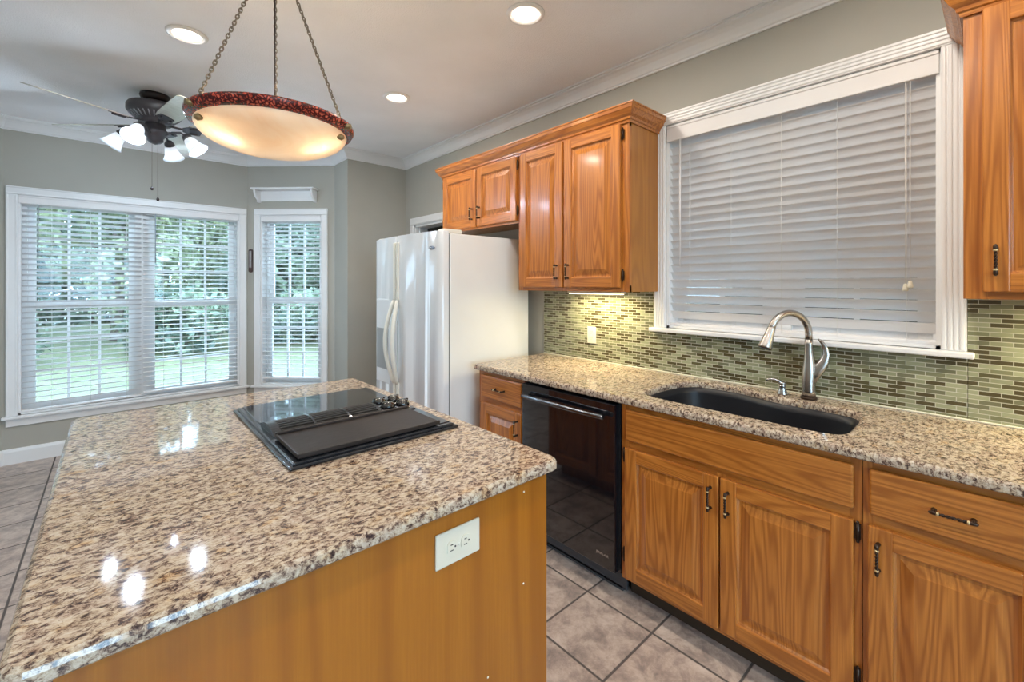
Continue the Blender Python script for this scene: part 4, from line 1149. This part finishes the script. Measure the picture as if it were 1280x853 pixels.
def foliage_mesh(name, rx, rz, n, size, mat, seed):
    rnd = random.Random(seed); vs = []; fs = []
    blobs = [(Vector((rnd.uniform(-.6, .6)*rx, rnd.uniform(-.6, .6)*rx, rnd.uniform(-.65, .7)*rz)), rnd.uniform(.35, .6)) for _ in range(11)]
    for i in range(n):
        c, r = rnd.choice(blobs)
        v = Vector((rnd.gauss(0, 1), rnd.gauss(0, 1), rnd.gauss(0, 1))).normalized()*rnd.uniform(.75, 1.05)*r
        p = c+Vector((v.x*rx, v.y*rx, v.z*rz))
        a = Vector((rnd.gauss(0, 1), rnd.gauss(0, 1), rnd.gauss(0, .6))).normalized(); b = a.cross(Vector((rnd.gauss(0, 1), rnd.gauss(0, 1), rnd.gauss(0, 1)))).normalized()
        s = size*rnd.uniform(.6, 1.3); k = len(vs)
        vs += [p-a*s, p-b*s*.45, p+a*s, p+b*s*.45]; fs.append((k, k+1, k+2, k+3))
    me = bpy.data.meshes.new(name); me.from_pydata(vs, [], fs); me.materials.append(M[mat]); return me
def make_tree(kind, rx, rz, hz, mat, seed, n=5200, size=.2, label='', group=None):
    t = thing(kind, (0, 0, -.5), label, 'tree' if 'tree' in kind else 'shrub', group)
    o = bpy.data.objects.new('foliage', foliage_mesh('foliage', rx, rz, n, size, mat, seed)); COL.objects.link(o); o.parent = t; o.location = (0, 0, hz)
    bm = bm_new(); h = hz
    tube(bm, [(0, 0, -.5), (.05, .03, -.5+h*.5), (.0, .1, -.5+h*1.1)], [.16*rx/2, .12*rx/2, .05*rx/2], 8)
    for a in range(4): tube(bm, [(0, 0, -.5+h*.5), (rx*.4*math.cos(a*1.6), rx*.4*math.sin(a*1.6), -.5+h*.95)], [.06*rx/2, .02*rx/2], 6)
    obj('trunk', bm, 'bark', t); return t
GT = 'leafy trees beyond the lawn'; LT = 'leafy green tree across the lawn, seen through the bay blinds'
trees = [make_tree('garden_tree', 2.6, 3.0, 3.6, 'leaf', 3, label=LT, group=GT), make_tree('garden_tree', 2.4, 3.2, 3.6, 'leaf_dark', 8, label=LT, group=GT)]
spots = [(-12, 19), (-7, 18.5), (-2.2, 20), (3, 19), (8, 19.5), (13, 18), (-9.6, 25), (-4.6, 25.2), (.6, 25.2), (5.6, 25.2), (10.8, 25), (16, 24.5), (-14.8, 25), (-1.8, 35), (-7.4, 35), (3.8, 35), (9.4, 35), (15, 12)]
for i, (x, y) in enumerate(spots):
    o = trees[i] if i < 2 else copy_tree(trees[i % 2])
    o.location = (x, y, -.5); s = random.uniform(.88, 1.0); o.scale = (s, s, s*random.uniform(1.0, 1.5)*(1.35 if y > 22 else 1.0)); o.rotation_euler.z = random.uniform(0, 6.28)
GS = 'low shrubs at the foot of the trees'; LS = 'low dark green shrub at the lawn edge'
sh = make_tree('garden_shrub', 1.5, .8, .9, 'leaf_dark', 5, 2600, .14, LS, GS)
for i, (x, y) in enumerate([(-4.8, 14.8), (-8.4, 14.5), (-.8, 15.6), (2.8, 15), (6.4, 15.4), (-12.2, 15), (10.0, 14.6)]):
    o = sh if i == 0 else copy_tree(sh)
    o.location = (x, y, -.5); s = random.uniform(.8, 1.05); o.scale = (s, s, s); o.rotation_euler.z = random.uniform(0, 6.28)
hd = thing('garden_hedge', (-2, 23, -.5), 'long loose hedge behind the trees at the far edge of the lawn', 'hedge')
rnd = random.Random(4); hv = []; hf = []
for i in range(15000):
    p = Vector((rnd.uniform(-26, 24), rnd.uniform(-.7, .7)+6.8, rnd.uniform(.02, 3.2+.6*math.sin(i*.001)))); a = Vector((rnd.gauss(0, 1), rnd.gauss(0, 1), rnd.gauss(0, 1))).normalized(); b = a.orthogonal().normalized(); q = rnd.uniform(.14, .3); k = len(hv)
    hv += [p-a*q, p-b*q*.5, p+a*q, p+b*q*.5]; hf.append((k, k+1, k+2, k+3))
me = bpy.data.meshes.new('foliage'); me.from_pydata(hv, [], hf); me.materials.append(M['leaf_dark'])
o = bpy.data.objects.new('foliage', me); COL.objects.link(o); o.parent = hd
bm = bm_new()
for k in range(34): tube(bm, [(-27+1.5*k, 29.8, -.5), (-27.1+1.5*k, 29.9, 1.9)], [.06, .02], 6)
o = obj('stems', bm, 'bark', hd); o['kind'] = 'stuff'
GH = 'tall shrubs outside the sink window'
hs = make_tree('tall_shrub', 1.1, 1.6, 1.9, 'leaf_dark', 12, 3800, .12, 'tall dark shrub close outside the sink window', GH)
for i, (x, y) in enumerate([(3.3, -1.9), (3.4, 1.35), (3.3, 4.6), (3.8, -5.2)]):
    o = hs if i == 0 else copy_tree(hs)
    o.location = (x, y, -.5); o.rotation_euler.z = i*1.7
